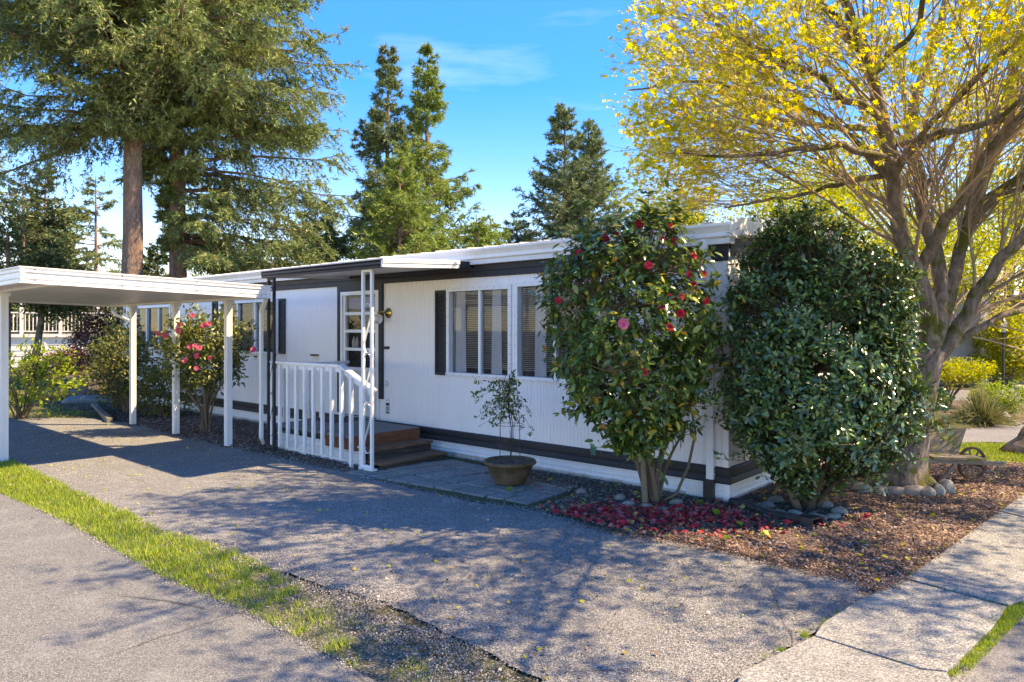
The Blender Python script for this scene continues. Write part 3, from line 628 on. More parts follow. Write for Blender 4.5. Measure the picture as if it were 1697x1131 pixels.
def ornate(x0, x1, y, z0, z1, mat, smat):
    mb = MB(); mb.box(x0, x0+.035, y-.018, y+.018, z0, z1); mb.box(x1-.035, x1, y-.018, y+.018, z0, z1)
    mb.box(x0+.035, x1-.035, y-.018, y+.018, z0+.01, z0+.04); mb.box(x0+.035, x1-.035, y-.018, y+.018, z1-.03, z1)
    p = mb.obj('scroll_post', mat, aw, off=AO, bev=.003)
    cx = (x0+x1)/2; w = (x1-x0)/2-.035
    z = z0+.18
    while z < z1-.45:
        # S shaped scroll: flat bar in the plane of the post
        pts = []
        for i in range(9): a = math.pi*(1.15-i/8*1.15); pts.append((cx+w*math.cos(a), z+.52+.075*math.sin(a)))
        pts = pts[::-1]
        lo_ = []
        for i in range(9): a = math.pi*(.0-i/8*1.15); lo_.append((cx+w*math.cos(a), z+.07+.075*math.sin(a)))
        line = pts+lo_[::-1][0:0]
        S_ = [(cx+w*math.cos(math.radians(q)), z+.52+.07*math.sin(math.radians(q))) for q in range(-20, 200, 20)]
        S_ += [(cx-w*.9, z+.44), (cx-.2*w, z+.31), (cx+.5*w, z+.20), (cx+w*.98, z+.11)]
        S_ += [(cx+w*math.cos(math.radians(q)), z+.07+.07*math.sin(math.radians(q))) for q in range(0, -200, -20)]
        m = MB()
        for (a0, b0), (a1, b1) in zip(S_[:-1], S_[1:]):
            m.beam((a0, y, b0), (a1, y, b1), .022, .005, (0, 0, 1) if abs(a1-a0) > abs(b1-b0) else (1, 0, 0))
        m.obj('scroll', smat, p, off=(0, 0, 0)).location = (-AO[0], -AO[1], 0)
        z += .60
    MB().box(x0-.03, x1+.03, y-.04, y+.04, z0-.03, z0+.008).obj('foot', smat, p, off=AO)
ornate(3.78, 3.985, 1.39, .05, ZF-.03, M['white'], M['white'])
ornate(5.98, 6.16, 1.39, .04, ZF-.03, M['trim'], M['trim'])

PO = (5.2, .75, 0)
po = local('front_porch', 'small grey-decked porch with white picket railing and worn wooden steps at the door', 'porch', PO[0], PO[1])
x = .24
while x < 1.27:
    MB().box(4.27, 6.10, x, x+.135, .355, .388).obj('deck_board', M['deck'], po, off=PO, bev=.002); x += .138
MB().box(4.30, 6.08, .25, 1.24, .28, .352).obj('deck_frame', M['dwood'], po, off=PO)
for i in range(5): MB().prism([(0, 0), (.02, 0), (.02, .04), (.03, .05), (.02, .06), (.02, .13), (.03, .14), (.02, .15), (.02, .20), (.032, .21), (.032, .235), (0, .235)], (4.05+i*.41+.002 if i else 4.10, 1.25, .03), (4.05+(i+1)*.41-.002, 1.25, .03), (0, 1, 0)).obj('skirt_panel', M['white'], po, off=PO)
MB().box(4.05, 6.10, 1.245, 1.275, .0, .03).obj('skirt_base_board', M['rail'], po, off=PO)
MB().prism([(0, 0), (.02, 0), (.02, .28), (0, .28)], (6.08, .04, .0), (6.08, 1.25, .0), (1, 0, 0)).obj('skirt_panel', M['white'], po, off=PO)
MB().box(4.235, 4.268, .26, 1.27, .235, .385).obj('riser', M['orange'], po, off=PO, bev=.003)
MB().box(4.238, 4.9, 1.272, 1.30, .20, .386).obj('side_board', M['orange'], po, off=PO, bev=.003)
MB().box(3.98, 4.26, .25, 1.30, .205, .243).obj('tread', M['tread'], po, off=PO, bev=.006)
MB().box(4.00, 4.03, .27, 1.28, .115, .205).obj('riser', M['dwood'], po, off=PO, bev=.003)
MB().box(3.70, 4.02, .25, 1.32, .085, .12).obj('tread', M['tread'], po, off=PO, bev=.006)
MB().box(3.72, 3.75, .27, 1.30, -.02, .085).obj('riser', M['dwood'], po, off=PO, bev=.003)
MB().box(3.76, 4.24, .26, .29, .0, .083).obj('stringer', M['dwood'], po, off=PO)
MB().box(4.05, 4.26, .28, .30, .1, .204).obj('stringer', M['dwood'], po, off=PO)
MB().box(5.45, 6.2, .30, .78, .389, .398).obj('door_mat', M['dwood'], po, off=PO)
# railing
ry = 1.34
rl = MB(); rl.box(4.46, 6.14, ry-.045, ry+.045, 1.235, 1.268); rl.obj('top_rail', M['rail'], po, off=PO, bev=.004)
MB().box(4.46, 6.14, ry-.02, ry+.018, 1.17, 1.234).obj('sub_rail', M['rail'], po, off=PO, bev=.003)
MB().beam((4.48, ry, 1.25), (3.82, ry, .975), .09, .033).obj('sloping_rail', M['rail'], po, off=PO, bev=.004)
MB().beam((4.47, ry, 1.205), (3.84, ry, .935), .036, .06).obj('sub_rail', M['rail'], po, off=PO, bev=.003)
for i in range(11):
    x = 6.07-i*.205; zt = 1.17 if x > 4.48 else 1.17-(4.48-x)*.42
    zb = .10 if i < 9 else .0
    zb += random.uniform(-.012, .012)
    m = MB(); m.box(x-.022, x+.022, ry+.019, ry+.057, zb+.02, zt+.05)
    m.add([(x-.022, ry+.019, zb+.02), (x+.022, ry+.019, zb+.02), (x+.022, ry+.057, zb+.02), (x-.022, ry+.057, zb+.02), (x-.022, ry+.057, zb-.01), (x+.022, ry+.057, zb-.01)], [(0, 4, 3), (1, 2, 5), (0, 1, 5, 4), (3, 4, 5, 2)])
    m.obj('baluster', M['rail'], po, off=PO)
MB().box(6.09, 6.14, .06, ry-.05, 1.19, 1.225).obj('side_rail', M['rail'], po, off=PO, bev=.003)
for i in range(6): x = .14+i*.2; MB().box(6.10, 6.138, x, x+.036, .06, 1.189).obj('baluster', M['rail'], po, off=PO)

# ------------------------------------------------------------------ carport
KO = (8.6, 1.6, 0)
kp = local('carport', 'white flat-roofed metal carport on slim square posts beside the house', 'carport', KO[0], KO[1])
K0, K1, D0, D1 = 5.86, 11.53, 1.56, 4.38
def kz(d): return 2.13+.027*(d-D0)
i = 0; y = D0+.02
while y < D1-.05:
    y2 = min(y+.40, D1-.02)
    MB().add([(K0+.03, y+.002, kz(y)+.035), (K1-.03, y+.002, kz(y)+.035), (K1-.03, y2-.002, kz(y2)+.035), (K0+.03, y2-.002, kz(y2)+.035),
              (K0+.03, y+.002, kz(y)+.105), (K1-.03, y+.002, kz(y)+.105), (K1-.03, y2-.002, kz(y2)+.105), (K0+.03, y2-.002, kz(y2)+.105)],
             [(0,3,2,1),(4,5,6,7),(0,1,5,4),(1,2,6,5),(2,3,7,6),(3,0,4,7)]).obj('roof_pan', M['carroof'], kp, off=KO)
    y = y2
kf = [(0, 0), (.045, 0), (.045, .012), (.030, .016), (.030, .045), (.042, .052), (.042, .060), (.030, .066), (.030, .115), (.046, .122), (.046, .134), (.030, .140), (.030, .160), (.050, .165), (.050, .178), (0, .178)]
MB().prism(kf, (K0+.03, D0-.02, kz(D0)), (K0+.03, D1+.02, kz(D1)), (-1, 0, 0)).obj('front_fascia', M['white'], kp, off=KO)
MB().prism(kf, (K1-.03, D0-.02, kz(D0)), (K1-.03, D1+.02, kz(D1)), (1, 0, 0)).obj('rear_fascia', M['white'], kp, off=KO)
MB().prism(kf, (K0-.018, D1, kz(D1)), (K1+.018, D1, kz(D1)), (0, 1, 0)).obj('side_fascia', M['white'], kp, off=KO)
MB().prism(kf, (K0-.018, D0, kz(D0)), (K1+.018, D0, kz(D0)), (0, -1, 0)).obj('house_side_gutter', M['white'], kp, off=KO)
MB().box(K0+.03, K1-.03, 1.585, 1.66, kz(D0)-.002, kz(D0)+.034).obj('post_beam', M['white'], kp, off=KO)
MB().box(K0+.03, K1-.03, 4.06, 4.14, kz(4.1)-.01, kz(4.1)+.034).obj('post_beam', M['white'], kp, off=KO)
def post(x, y, z1):
    m = MB(); w = .042
    pr = [(-w,-w),(-w*.3,-w),(-w*.3,-w+.008),(w*.3,-w+.008),(w*.3,-w),(w,-w),(w,-w*.3),(w-.008,-w*.3),(w-.008,w*.3),(w,w*.3),(w,w),(w*.3,w),(w*.3,w-.008),(-w*.3,w-.008),(-w*.3,w),(-w,w),(-w,w*.3),(-w+.008,w*.3),(-w+.008,-w*.3),(-w,-w*.3)]
    n = len(pr); m.add([(x+a, y+b, 0) for a, b in pr]+[(x+a, y+b, z1) for a, b in pr], [(i, (i+1) % n, n+(i+1) % n, n+i) for i in range(n)])
    p = m.obj('post', M['white'], kp, off=KO)
    MB().box(x-.06, x+.06, y-.06, y+.06, z1-.05, z1-.003).obj('bracket', M['white'], p, off=KO)
    MB().box(x-.075, x+.075, y-.075, y+.075, .012, .024).obj('base_plate', M['rust'], p, off=KO)
    bm_ = MB()
    for a_, b_ in ((-.06, -.06), (.06, -.06), (.06, .06), (-.06, .06)): bm_.lathe([(.009, .024), (.009, .036), (0, .036)], (x+a_, y+b_, 0), 6)
    tag(bm_.obj('bolts', M['rust'], p, off=KO), kind='stuff')
for x in (6.86, 8.6, 10.35): post(x, 1.62, kz(1.62)-.001)
for x in (7.86, 10.9): post(x, 4.10, kz(4.1)-.01)
# gutter spout at the rear corner and downspout at the near one
s_ = MB(); PP = [(11.35, 1.58, 2.12), (11.35, 1.60, 2.04), (11.1, 1.62, 1.97), (10.5, 1.62, 1.86), (10.36, 1.63, 1.80)]
MB().tube(PP, .028, 8).obj('spout', M['white'], kp, off=KO, smooth=True)
s_ = MB(); s_.beam((6.02, 1.50, 2.13), (6.22, 1.46, 1.95), .05, .04); s_.beam((6.22, 1.46, 1.96), (6.22, 1.46, .18), .05, .04, (0, 1, 0)); s_.beam((6.22, 1.46, .20), (6.28, 1.40, .10), .05, .04, (0, 1, 0))
s_.obj('downspout', M['white'], kp, off=KO)
m = MB()
for yy in np.linspace(D0+.1, D1-.1, 4):
    for dz in (.03, .15): m.box(K0-.004, K0+.004, yy-.006, yy+.006, kz(yy)+dz-.006, kz(yy)+dz+.006)
tag(m.obj('screws', M['rust'], kp, off=KO), kind='stuff')

# ------------------------------------------------------------------ patio pavers
pat = tag(bpy.data.objects.new('patio', None), kind='structure'); COL.objects.link(pat)
quad = [HW(3.62, .25), HW(1.45, .42), HW(1.40, 1.36), HW(4.02, 1.62)]
q = [Vector(a[:2]) for a in quad]
def bil(u, v): return tuple((q[0]*(1-u)+q[1]*u)*(1-v)+(q[3]*(1-u)+q[2]*u)*v)
vs = [0, .24, .5, .74, 1.0]; pr_ = random.Random(5)
for r_ in range(4):
    us = [0]; 
    while us[-1] < 1: us.append(us[-1]+pr_.uniform(.09, .17))
    us = [min(1, x_) for x_ in us]
    if us[-1]-us[-2] < .05: us.pop(-2)
    for a_, b_ in zip(us[:-1], us[1:]):
        poly = [bil(a_, vs[r_]), bil(b_, vs[r_]), bil(b_, vs[r_+1]), bil(a_, vs[r_+1])]
        poly = [(x_+pr_.uniform(-.012, .012), y_+pr_.uniform(-.012, .012)) for x_, y_ in poly]
        o = slab('paver', poly, -.02, .036+pr_.uniform(-.008, .008), M['paver'], pat, bev=.008, g=.013)

# ================================================================== vegetation
def leaves_np(pos, tmpl, size, up=.6, out=None, flat=.5, r=rng):
    n = len(pos); d = rdir(n, r)
    if out is not None: d = nrm(d*.8+out)
    nm = rdir(n, r)*flat+np.array([0, 0, up]); nm = nrm(nm-np.sum(nm*d, 1, keepdims=True)*d)
    return inst(tmpl[0], tmpl[1], pos, frames(d, nm), size)
def resample(P, K):
    P = NP(P); seg = np.r_[0, np.cumsum(np.linalg.norm(np.diff(P, axis=0), axis=1))]; t = np.linspace(0, seg[-1], K)
    # smooth (catmull like) by interpolating then averaging
    Q = np.stack([np.interp(t, seg, P[:, i]) for i in range(3)], 1)
    for _ in range(2): Q[1:-1] = (Q[:-2]+2*Q[1:-1]+Q[2:])/4
    return Q
def grow(P, R, n, L, ang, K=5, curl=.12, up=0.0, outw=0.0, centre=None, u0=.25, u1=1.0, rr=.5, r=rng, lfall=.5, zflat=1.0):
    """n children per parent polyline"""
    N, K0, _ = P.shape
    pi = np.repeat(np.arange(N), n); u = r.uniform(u0, u1, len(pi))
    f = u*(K0-1); i = np.minimum(f.astype(int), K0-2); w = (f-i)[:, None]
    b = P[pi, i]*(1-w)+P[pi, i+1]*w; T = nrm(P[pi, i+1]-P[pi, i]); rad = R[pi, i]*(1-w[:, 0])+R[pi, i+1]*w[:, 0]
    a = np.radians(r.uniform(ang[0], ang[1], len(pi)))[:, None]
    q = rdir(len(pi), r); q = nrm(q-np.sum(q*T, 1, keepdims=True)*T)
    d = T*np.cos(a)+q*np.sin(a)
    if centre is not None:
        o = b-centre; o = nrm(o); d = d+o*outw
    d[:, 2] += up; d[:, 2] *= zflat; d = nrm(d)
    l = L*r.uniform(.6, 1.25, len(pi))*(1-lfall*u)
    out = [b]; p = b
    for k in range(1, K):
        d = nrm(d+r.normal(size=d.shape)*curl+np.array([0, 0, up*.25])); p = p+d*(l/(K-1))[:, None]; out.append(p)
    CP = np.stack(out, 1); CR = (rad*rr)[:, None]*np.linspace(1, .3, K)[None]
    return CP, CR
def crown_obj(name, parts, mat, parent, base, kind=None):
    V, F = join_np(parts); o = place(name, mesh_np(name, V-np.array(base), F), mat, parent)
    if kind: o['kind'] = kind
    return o
def needles(P0, D, L, m, nl, nw, droop, r=rng):
    """m needle tufts along each twig (P0 start, D direction, L length)"""
    n = len(P0); pi = np.repeat(np.arange(n), m); u = r.uniform(0.02, 1, len(pi)); l = L[pi]
    p = P0[pi]+D[pi]*(u*l)[:, None]; p[:, 2] -= droop*(u*l)**2
    d = nrm(D[pi]*.75+rdir(len(pi), r)*.75+np.array([0, 0, -.1])); s = nrm(np.cross(d, rdir(len(pi), r)))*(nw*r.uniform(.6, 1.3, len(pi)))[:, None]
    e = p+d*(nl*r.uniform(.6, 1.3, len(pi)))[:, None]
    V = np.stack([p-s, p+s, e], 1).reshape(-1, 3); return V, np.arange(len(V)).reshape(-1, 3)
def conifer(name, label, base, H, rad, z0, nb, ntw, m, nl, nw, leaf, seed, trunk_r, droop=.10, pitch=(-10, 15), twl=.38, twdroop=.25, group=None, bk='firbark', azbias=None, top=.04, nobr=None, sub=1, hang=-.12, cones=0, tier=None, lowp=1.0):
    r = np.random.default_rng(seed); base = NP(base); tr = thing(name, label, 'tree', tuple(base), 0, group)
    K = 14; tz = np.linspace(-.1, H, K); tp = np.stack([r.normal(0, .02*H/10, K).cumsum()*.5, r.normal(0, .02*H/10, K).cumsum()*.5, tz], 1); tp[0, :2] = 0
    trd = trunk_r*(1-tz/H)**.8+.012; trd[0] *= 1.25
    V, F = tubes_np(tp[None], trd[None], 14); place('trunk', mesh_np('trunk', V, F), M[bk], tr, smooth=True)
    h = r.uniform(0, 1, nb)**lowp; z = z0+(H-z0-.15)*h; tier = .035*H if tier is None else tier; z = np.clip(np.round(z/tier)*tier+r.normal(0, .16*tier, nb), z0, H-.12); h = (z-z0)/(H-z0); R = np.interp(h, np.linspace(0, 1, len(rad)), rad)*r.uniform(.62, 1.1, nb)
    az = r.uniform(0, 2*np.pi, nb)
    pit = np.radians(r.uniform(*pitch, nb)+25*h)
    d0 = np.stack([np.cos(az)*np.cos(pit), np.sin(az)*np.cos(pit), np.sin(pit)], 1)
    if azbias is not None: R = R*azbias(az, z)
    s = np.linspace(0, 1, 7)
    b0 = np.stack([np.interp(z, tz, tp[:, 0]), np.interp(z, tz, tp[:, 1]), z], 1)
    BP = b0[:, None]+d0[:, None]*(s[None, :, None]*R[:, None, None]); BP[:, :, 2] -= droop*(s[None]*R[:, None])**1.8/np.maximum(R[:, None], .5)**.8
    BP[:, :, 2] += .05*R[:, None]*s[None]**6*2
    BP += r.normal(0, .012, BP.shape)*R[:, None, None]
    BR = (.010+.011*R)[:, None]*(1-.85*s)[None]
    V, F = tubes_np(BP, BR, 4); place('branches', mesh_np('branches', V, F), M[bk], tr)['kind'] = 'stuff'
    # twigs on both sides of each branch
    pi = np.repeat(np.arange(nb), ntw); pi = pi[r.uniform(size=len(pi)) < np.clip(R[pi]/1.5, .16, 1)]; u = r.uniform(.12, 1, len(pi))**.8; f = u*6; i = np.minimum(f.astype(int), 5); w = (f-i)[:, None]
    p = BP[pi, i]*(1-w)+BP[pi, i+1]*w; T = nrm(BP[pi, i+1]-BP[pi, i]); side = nrm(np.cross(T, [0, 0, 1]))*np.where(r.uniform(size=len(pi)) < .5, -1, 1)[:, None]
    a = np.radians(r.uniform(25, 70, len(pi)))[:, None]; D = nrm(T*np.cos(a)+side*np.sin(a)+np.stack([np.zeros(len(pi)), np.zeros(len(pi)), r.uniform(hang-.25, hang+.2, len(pi))], 1))
    L = R[pi]*twl*(1.08-.75*u)*r.uniform(.6, 1.2, len(pi))+np.minimum(.12, .2*R[pi])
    Vt, Ft = tubes_np(np.stack([p, p+D*L[:, None]*.5-np.array([0, 0, 1])*(twdroop*(L*.5)**2)[:, None], p+D*L[:, None]-np.array([0, 0, 1])*(twdroop*L**2)[:, None]], 1), np.stack([.006+.003*L, .005+0*L, .002+0*L], 1), 3)
    parts = []
    if sub:
        q = np.repeat(np.arange(len(p)), sub); uu = r.uniform(.1, .9, len(q)); p2 = p[q]+D[q]*(uu*L[q])[:, None]; p2[:, 2] -= twdroop*(uu*L[q])**2
        D2 = nrm(D[q]+rdir(len(q), r)*.7+np.array([0, 0, hang])); L2 = L[q]*.45*(1.1-.6*uu)+.06
        parts.append(needles(p2, D2, L2, max(3, m//2), nl, nw, twdroop*1.5, r))
    parts.append(needles(p, D, L, m, nl, nw, twdroop, r))
    # leader
    tl = needles(np.array([[tp[-1, 0], tp[-1, 1], H-.9]]), np.array([[0, 0, 1.]]), np.array([1.0]), 30, nl*.45, nw*.7, 0, r); parts.append(tl)
    V, F = join_np(parts); place('crown', mesh_np('crown', V, F), M[leaf], tr)
    place('twigs', mesh_np('twigs', Vt, Ft), M[bk], tr)['kind'] = 'stuff'
    if cones:
        k = r.integers(0, len(p), cones); c = p[k]+D[k]*L[k][:, None]*.8; c[:, 2] -= .05
        V, F = inst([(0,0,0),(.018,0,-.03),(-.009,.016,-.03),(-.009,-.016,-.03),(0,0,-.08)], [[(0,1,2),(0,2,3),(0,3,1),(4,2,1),(4,3,2),(4,1,3)]], c, np.repeat(np.eye(3)[None], cones, 0), np.full(cones, 1.3))
        tag(place('cones', mesh_np('cones', V, F), M['rust'], tr), kind='stuff')
    return tr
# --- the two big firs behind the carport
def bias1(az, z): return np.where(z < 8.6, .30+1.0*np.clip(np.cos(az-np.pi+.3), 0, 1), 1)
def bias2(az, z): return np.where(z < 8.0, .10+.97*np.clip(np.cos(az-.25), 0, 1), 1)
conifer('fir_tree', 'tall fir with the thicker pale-barked trunk, left of the pair behind the carport', (-10.8, 20, 0), 19, [4.4, 4.8, 4.4, 3.7, 2.6, 1.3, .3], 7.3, 190, 40, 20, .15, .021, 'fir', 21, .31, droop=.20, pitch=(-8, 14), twl=.32, twdroop=.5, group='tall firs behind the carport', azbias=bias1, sub=2, hang=-.25, cones=500)
conifer('fir_tree', 'tall fir with the thinner darker trunk, right of the pair behind the carport', (-10.2, 21.8, 0), 21, [4.2, 5.2, 5.1, 4.5, 3.4, 1.9, .3], 4.0, 310, 38, 20, .15, .021, 'fir', 22, .28, lowp=1.25, droop=.24, pitch=(-14, 12), twl=.32, twdroop=.5, group='tall firs behind the carport', azbias=bias2, sub=2, hang=-.25, cones=600)
# --- conifers behind the roof
conifer('hemlock_tree', 'slender drooping conifer, the left and darker of the pair rising behind the roof', (-5.3, 30, 0), 13.6, [3.6, 3.1, 2.5, 1.6, .95, .35], 1.2, 140, 22, 16, .19, .022, 'fir3', 31, .17, droop=.16, pitch=(5, 30), twl=.34, twdroop=.5, group='conifers behind the roof', hang=-.2)
conifer('hemlock_tree', 'slender drooping conifer with the tallest thin top, right of the pair behind the roof', (-3.7, 31, 0), 14.0, [4.2, 3.5, 2.6, 1.6, .95, .32], 1.2, 150, 22, 16, .19, .022, 'fir2', 32, .17, droop=.16, pitch=(5, 30), twl=.34, twdroop=.5, group='conifers behind the roof', hang=-.2)
conifer('hemlock_tree', 'low bright yellow-green conifer at the foot of the slender pair behind the roof', (-4.3, 27, 0), 8.8, [4.0, 3.4, 2.3, 1.2, .3], .8, 110, 26, 14, .15, .020, 'fir2', 33, .14, droop=.22, pitch=(5, 25), twl=.36, twdroop=.6, group='conifers behind the roof', hang=-.2)
conifer('spruce_tree', 'blue-green conifer with the higher top, beside its twin behind the roof', (2.5, 34, 0), 12.4, [4.6, 3.9, 2.5, 1.3, .35], 1.2, 170, 26, 14, .17, .022, 'fir3', 34, .18, droop=.08, pitch=(0, 22), twl=.34, twdroop=.3, group='conifers behind the roof')
conifer('spruce_tree', 'blue-green conifer with the lower top, right twin behind the roof', (3.7, 34.6, 0), 12.0, [4.6, 3.9, 2.4, 1.2, .35], 1.2, 160, 26, 14, .17, .022, 'fir3', 35, .18, droop=.08, pitch=(0, 22), twl=.34, twdroop=.3, group='conifers behind the roof')
conifer('cedar_tree', 'small sunlit drooping conifer low behind the roof left of the blue-green pair', (-1.3, 26, 0), 5.9, [2.2, 1.8, 1.2, .3], .6, 70, 24, 12, .14, .02, 'fir2', 36, .1, droop=.25, twdroop=.6, hang=-.2)
conifer('cedar_tree', 'green conifer showing between the camellia and the yellow maple leaves', (9.8, 40, 0), 9.5, [3.4, 2.8, 1.8, .4], .6, 100, 24, 12, .2, .026, 'fir2', 37, .14)
conifer('cedar_tree', 'pale green conifer spreading right of the blue-green pair behind the roof', (5.6, 31, 0), 6.6, [2.6, 2.3, 1.4, .4], .6, 80, 24, 12, .15, .022, 'fir3', 41, .12, droop=.15)
conifer('cedar_tree', 'sunlit green conifer between the thinner fir and the slender pair behind the roof', (-8.6, 31, 0), 7.4, [3.2, 2.8, 1.8, .5], .6, 110, 24, 13, .17, .024, 'fir', 42, .14, droop=.2, twdroop=.5)
conifer('cedar_tree', 'low light-green conifer right of the slender pair behind the roof', (-.9, 30, 0), 6.4, [3.0, 2.4, 1.5, .5], .6, 90, 24, 13, .16, .022, 'fir2', 43, .12, droop=.22, twdroop=.5, hang=-.2)
conifer('cedar_tree', 'grey-green conifer filling the gap left of the blue-green pair behind the roof', (.2, 33, 0), 7.0, [2.8, 2.2, 1.4, .4], .6, 80, 24, 13, .17, .022, 'fir3', 44, .12, droop=.12)
# --- left background
conifer('cedar_tree', 'dark conifer mass at the far left edge behind the carport', (-20.5, 24, 0), 15, [3.0, 3.6, 2.8, 1.7, .4], 6.2, 130, 28, 13, .16, .02, 'fir', 38, .2, droop=.24, twdroop=.5, hang=-.25)
for i, (x, y, h, rr, z0) in enumerate([(-24, 48, 7.5, 2.6, .5), (-18.5, 46, 7.6, 3.2, .4), (-11.5, 44, 7.4, 3.2, .4), (-33, 50, 14, 4.4, .5), (-6.5, 48, 8, 3.4, .4), (-14.8, 52, 9.5, 3.6, .4)]):
    lab = ['dark evergreen beyond the left neighbour, just right of the arborvitae', 'dark evergreen seen between the arborvitae and the thicker fir trunk', 'dark evergreen seen between the two fir trunks', 'largest dark evergreen at the far left beyond the neighbour', 'dark evergreen seen right of the thinner fir trunk', 'taller dark evergreen far behind the two fir trunks'][i]
    conifer('evergreen_tree', lab, (x, y, 0), h, [rr, rr*.95, rr*.7, rr*.4, .3], z0, 90, 20, 11, .26, .04, 'dkfir', 50+i, .2, group='dark evergreens beyond the yard')

def blob_leaves(c, rad, n, nc, size, tmpl, seed, shell=.55, lump=.28, zmin=.05, csz=.2, flat=.7, out=.6):
    """leaf clusters inside a lumpy ellipsoid"""
    r = np.random.default_rng(seed); d = rdir(nc, r); rr = r.uniform(0, 1, nc)**.35*(1-lump*r.uniform(0, 1, nc)**2); rr = np.maximum(rr, shell*r.uniform(.3, 1, nc))
    cc = NP(c)+d*rr[:, None]*NP(rad); cc = cc[cc[:, 2] > zmin]
    k = r.integers(0, len(cc), n); p = cc[k]+r.normal(size=(n, 3))*csz*.5
    o = nrm((p-NP(c))/NP(rad)); return cc, leaves_np(p, tmpl, size*r.uniform(.6, 1.25, n), .5, o*out, flat, r)
def stems_to(tips, root, n_main, r, spread=.3, rb=.02, zf=.55, fine=.004, K=5):
    """main stems from the root, then a fine branch to every tip"""
    tips = NP(tips); root = NP(root); q = rng.permutation(len(tips))[:n_main] if len(tips) > n_main else np.arange(len(tips))
    mains = []
    for j, t in enumerate(tips[q]):
        a = root+r.normal(0, .04, 3)*[1, 1, 0]; e = root+(t-root)*.82; m = (a+e)/2+r.normal(0, .03, 3); m[:2] = a[:2]+(e[:2]-a[:2])*r.uniform(.1, .4)
        mains.append(resample([a, m, e], 9))
    MP = np.stack(mains); MR = np.linspace(1, .3, 9)[None]*rb*r.uniform(.7, 1.15, len(mains))[:, None]
    node = MP[:, 2:].reshape(-1, 3); nr = MR[:, 2:].reshape(-1)
    D = np.linalg.norm(tips[:, None]-node[None], axis=2)+np.maximum(0, node[None, :, 2]-tips[:, None, 2]+.05)*2
    b = np.argmin(D, 1); B = node[b]; mid = (B+tips)/2+np.array([0, 0, .0])+r.normal(0, .02, tips.shape)
    P = np.stack([B, mid, tips], 1); R = np.stack([np.minimum(nr[b]*.5, fine*2), np.full(len(tips), fine), np.full(len(tips), fine*.5)], 1)
    return [tubes_np(MP, MR, 8), tubes_np(P, R, 3)]
def bush(name, label, cat, base, c, rad, n, nc, size, tmpl, leaf, seed, stem='stem', nm=7, rb=.02, group=None, csz=.2, part='foliage', **kw):
    r = np.random.default_rng(seed); base = NP(base); t_ = thing(name, label, cat, tuple(base), 0, group)
    cc, L = blob_leaves(c, rad, n, nc, size, tmpl, seed, csz=csz, **kw)
    V, F = L; place(part, mesh_np(part, V-base, F), M[leaf], t_)
    st = stems_to(cc[:max(nm*6, int(len(cc)*.6))], base+np.array([0, 0, -.02]), nm, r, rb=rb)
    V, F = join_np(st); place('stems', mesh_np('stems', V-base, F), M[stem], t_)['kind'] = 'stuff'
    return t_, cc

# --- spring trees at right and far behind
def spring(label, base, c, rad, n, seed, leaf='ybg', size=.13, tr=.14, nc=260, group='yellow-green spring trees beyond the yard', csz=.7):
    return bush('spring_tree', label, 'tree', base, c, rad, n, nc, size, SMALL, leaf, seed, stem='twig', nm=12, rb=tr, group=group, csz=csz, shell=.3, flat=1.0, out=.2)
spring('bright yellow-green tree behind the dark shrub and left of the maple trunk', (10.5, 24, 0), (10.2, 24, 4.6), (3.2, 3, 2.6), 15000, 61)
spring('thin pale tree with sparse leaves right of the blue-green conifers', (7.4, 33, 0), (7.6, 33, 5.6), (2.8, 3, 4.2), 5500, 62, size=.11, tr=.07)
spring('bright yellow tree showing through the maple above the mobile home roof end', (15, 32, 0), (14.5, 32, 6.6), (4.6, 4, 4.2), 15000, 63, size=.15)
spring('yellow-green tree behind the grey house at the right edge', (21, 30, 0), (20.5, 30, 6.0), (4.5, 4, 4.2), 15000, 64, size=.16)
spring('tall yellow-green tree furthest right beyond the grey house', (29, 34, 0), (28, 34, 7), (6, 4, 5), 14000, 65, size=.18)
spring('olive tree behind the fir trunks with pale new leaves', (-16, 36, 0), (-16, 36, 3.4), (2.6, 2, 1.6), 5000, 66, 'olive', .12)
spring('green leafy tree far behind the roof between spruce and maple', (12, 46, 0), (12, 46, 5.5), (5, 3, 4.2), 9000, 67, 'olive', .2)

spring('low yellow-green branches of a young tree in front of the grey house', (11.6, 19.6, 0), (12.2, 19.6, 3.6), (3.0, 1.6, 1.35), 7000, 68, size=.10, tr=.06, nc=160)
for i_, (x_, y_, w_, h_, lf) in enumerate(((-19.5, 25.5, 1.1, 1.1, 'olive'), (-16.6, 26.5, .8, .9, 'maroon'), (-24, 40, 3.2, 4.2, 'dkfir'), (-31, 42, 3.6, 5.2, 'dkfir'), (-14.5, 40, 3.0, 4.0, 'dkfir'))):
    bush('background_shrub', ['olive shrub before the neighbour deck at far left', 'small maroon shrub before the right end of the neighbour deck', 'dark shrubbery rising behind the neighbour deck', 'tallest dark shrubbery behind the neighbour house at the left edge', 'dark shrubbery behind the right end of the neighbour deck'][i_], 'shrub', (x_, y_, 0), (x_, y_, h_*.55), (w_, w_*.8, h_*.5), 4200 if i_ < 2 else 7500, 140, .09 if i_ < 2 else .2, SMALL, lf, 110+i_, csz=.25 if i_ < 2 else .6, group='shrubs beyond the yard')
conifer('evergreen_tree', 'airy evergreen with open boughs left of the thicker fir trunk, beyond the yard', (-20.0, 34, 0), 9.0, [3.4, 3.2, 2.3, 1.1, .3], .6, 90, 18, 11, .17, .024, 'fir', 121, .12, droop=.1, twdroop=.3, group='dark evergreens beyond the yard')
conifer('evergreen_tree', 'airy evergreen at the left edge above the carport roof', (-25.5, 37, 0), 10, [3.2, 3.1, 2.2, 1.0, .3], .6, 100, 18, 11, .17, .026, 'dkfir', 122, .12, droop=.1, twdroop=.3, group='dark evergreens beyond the yard')
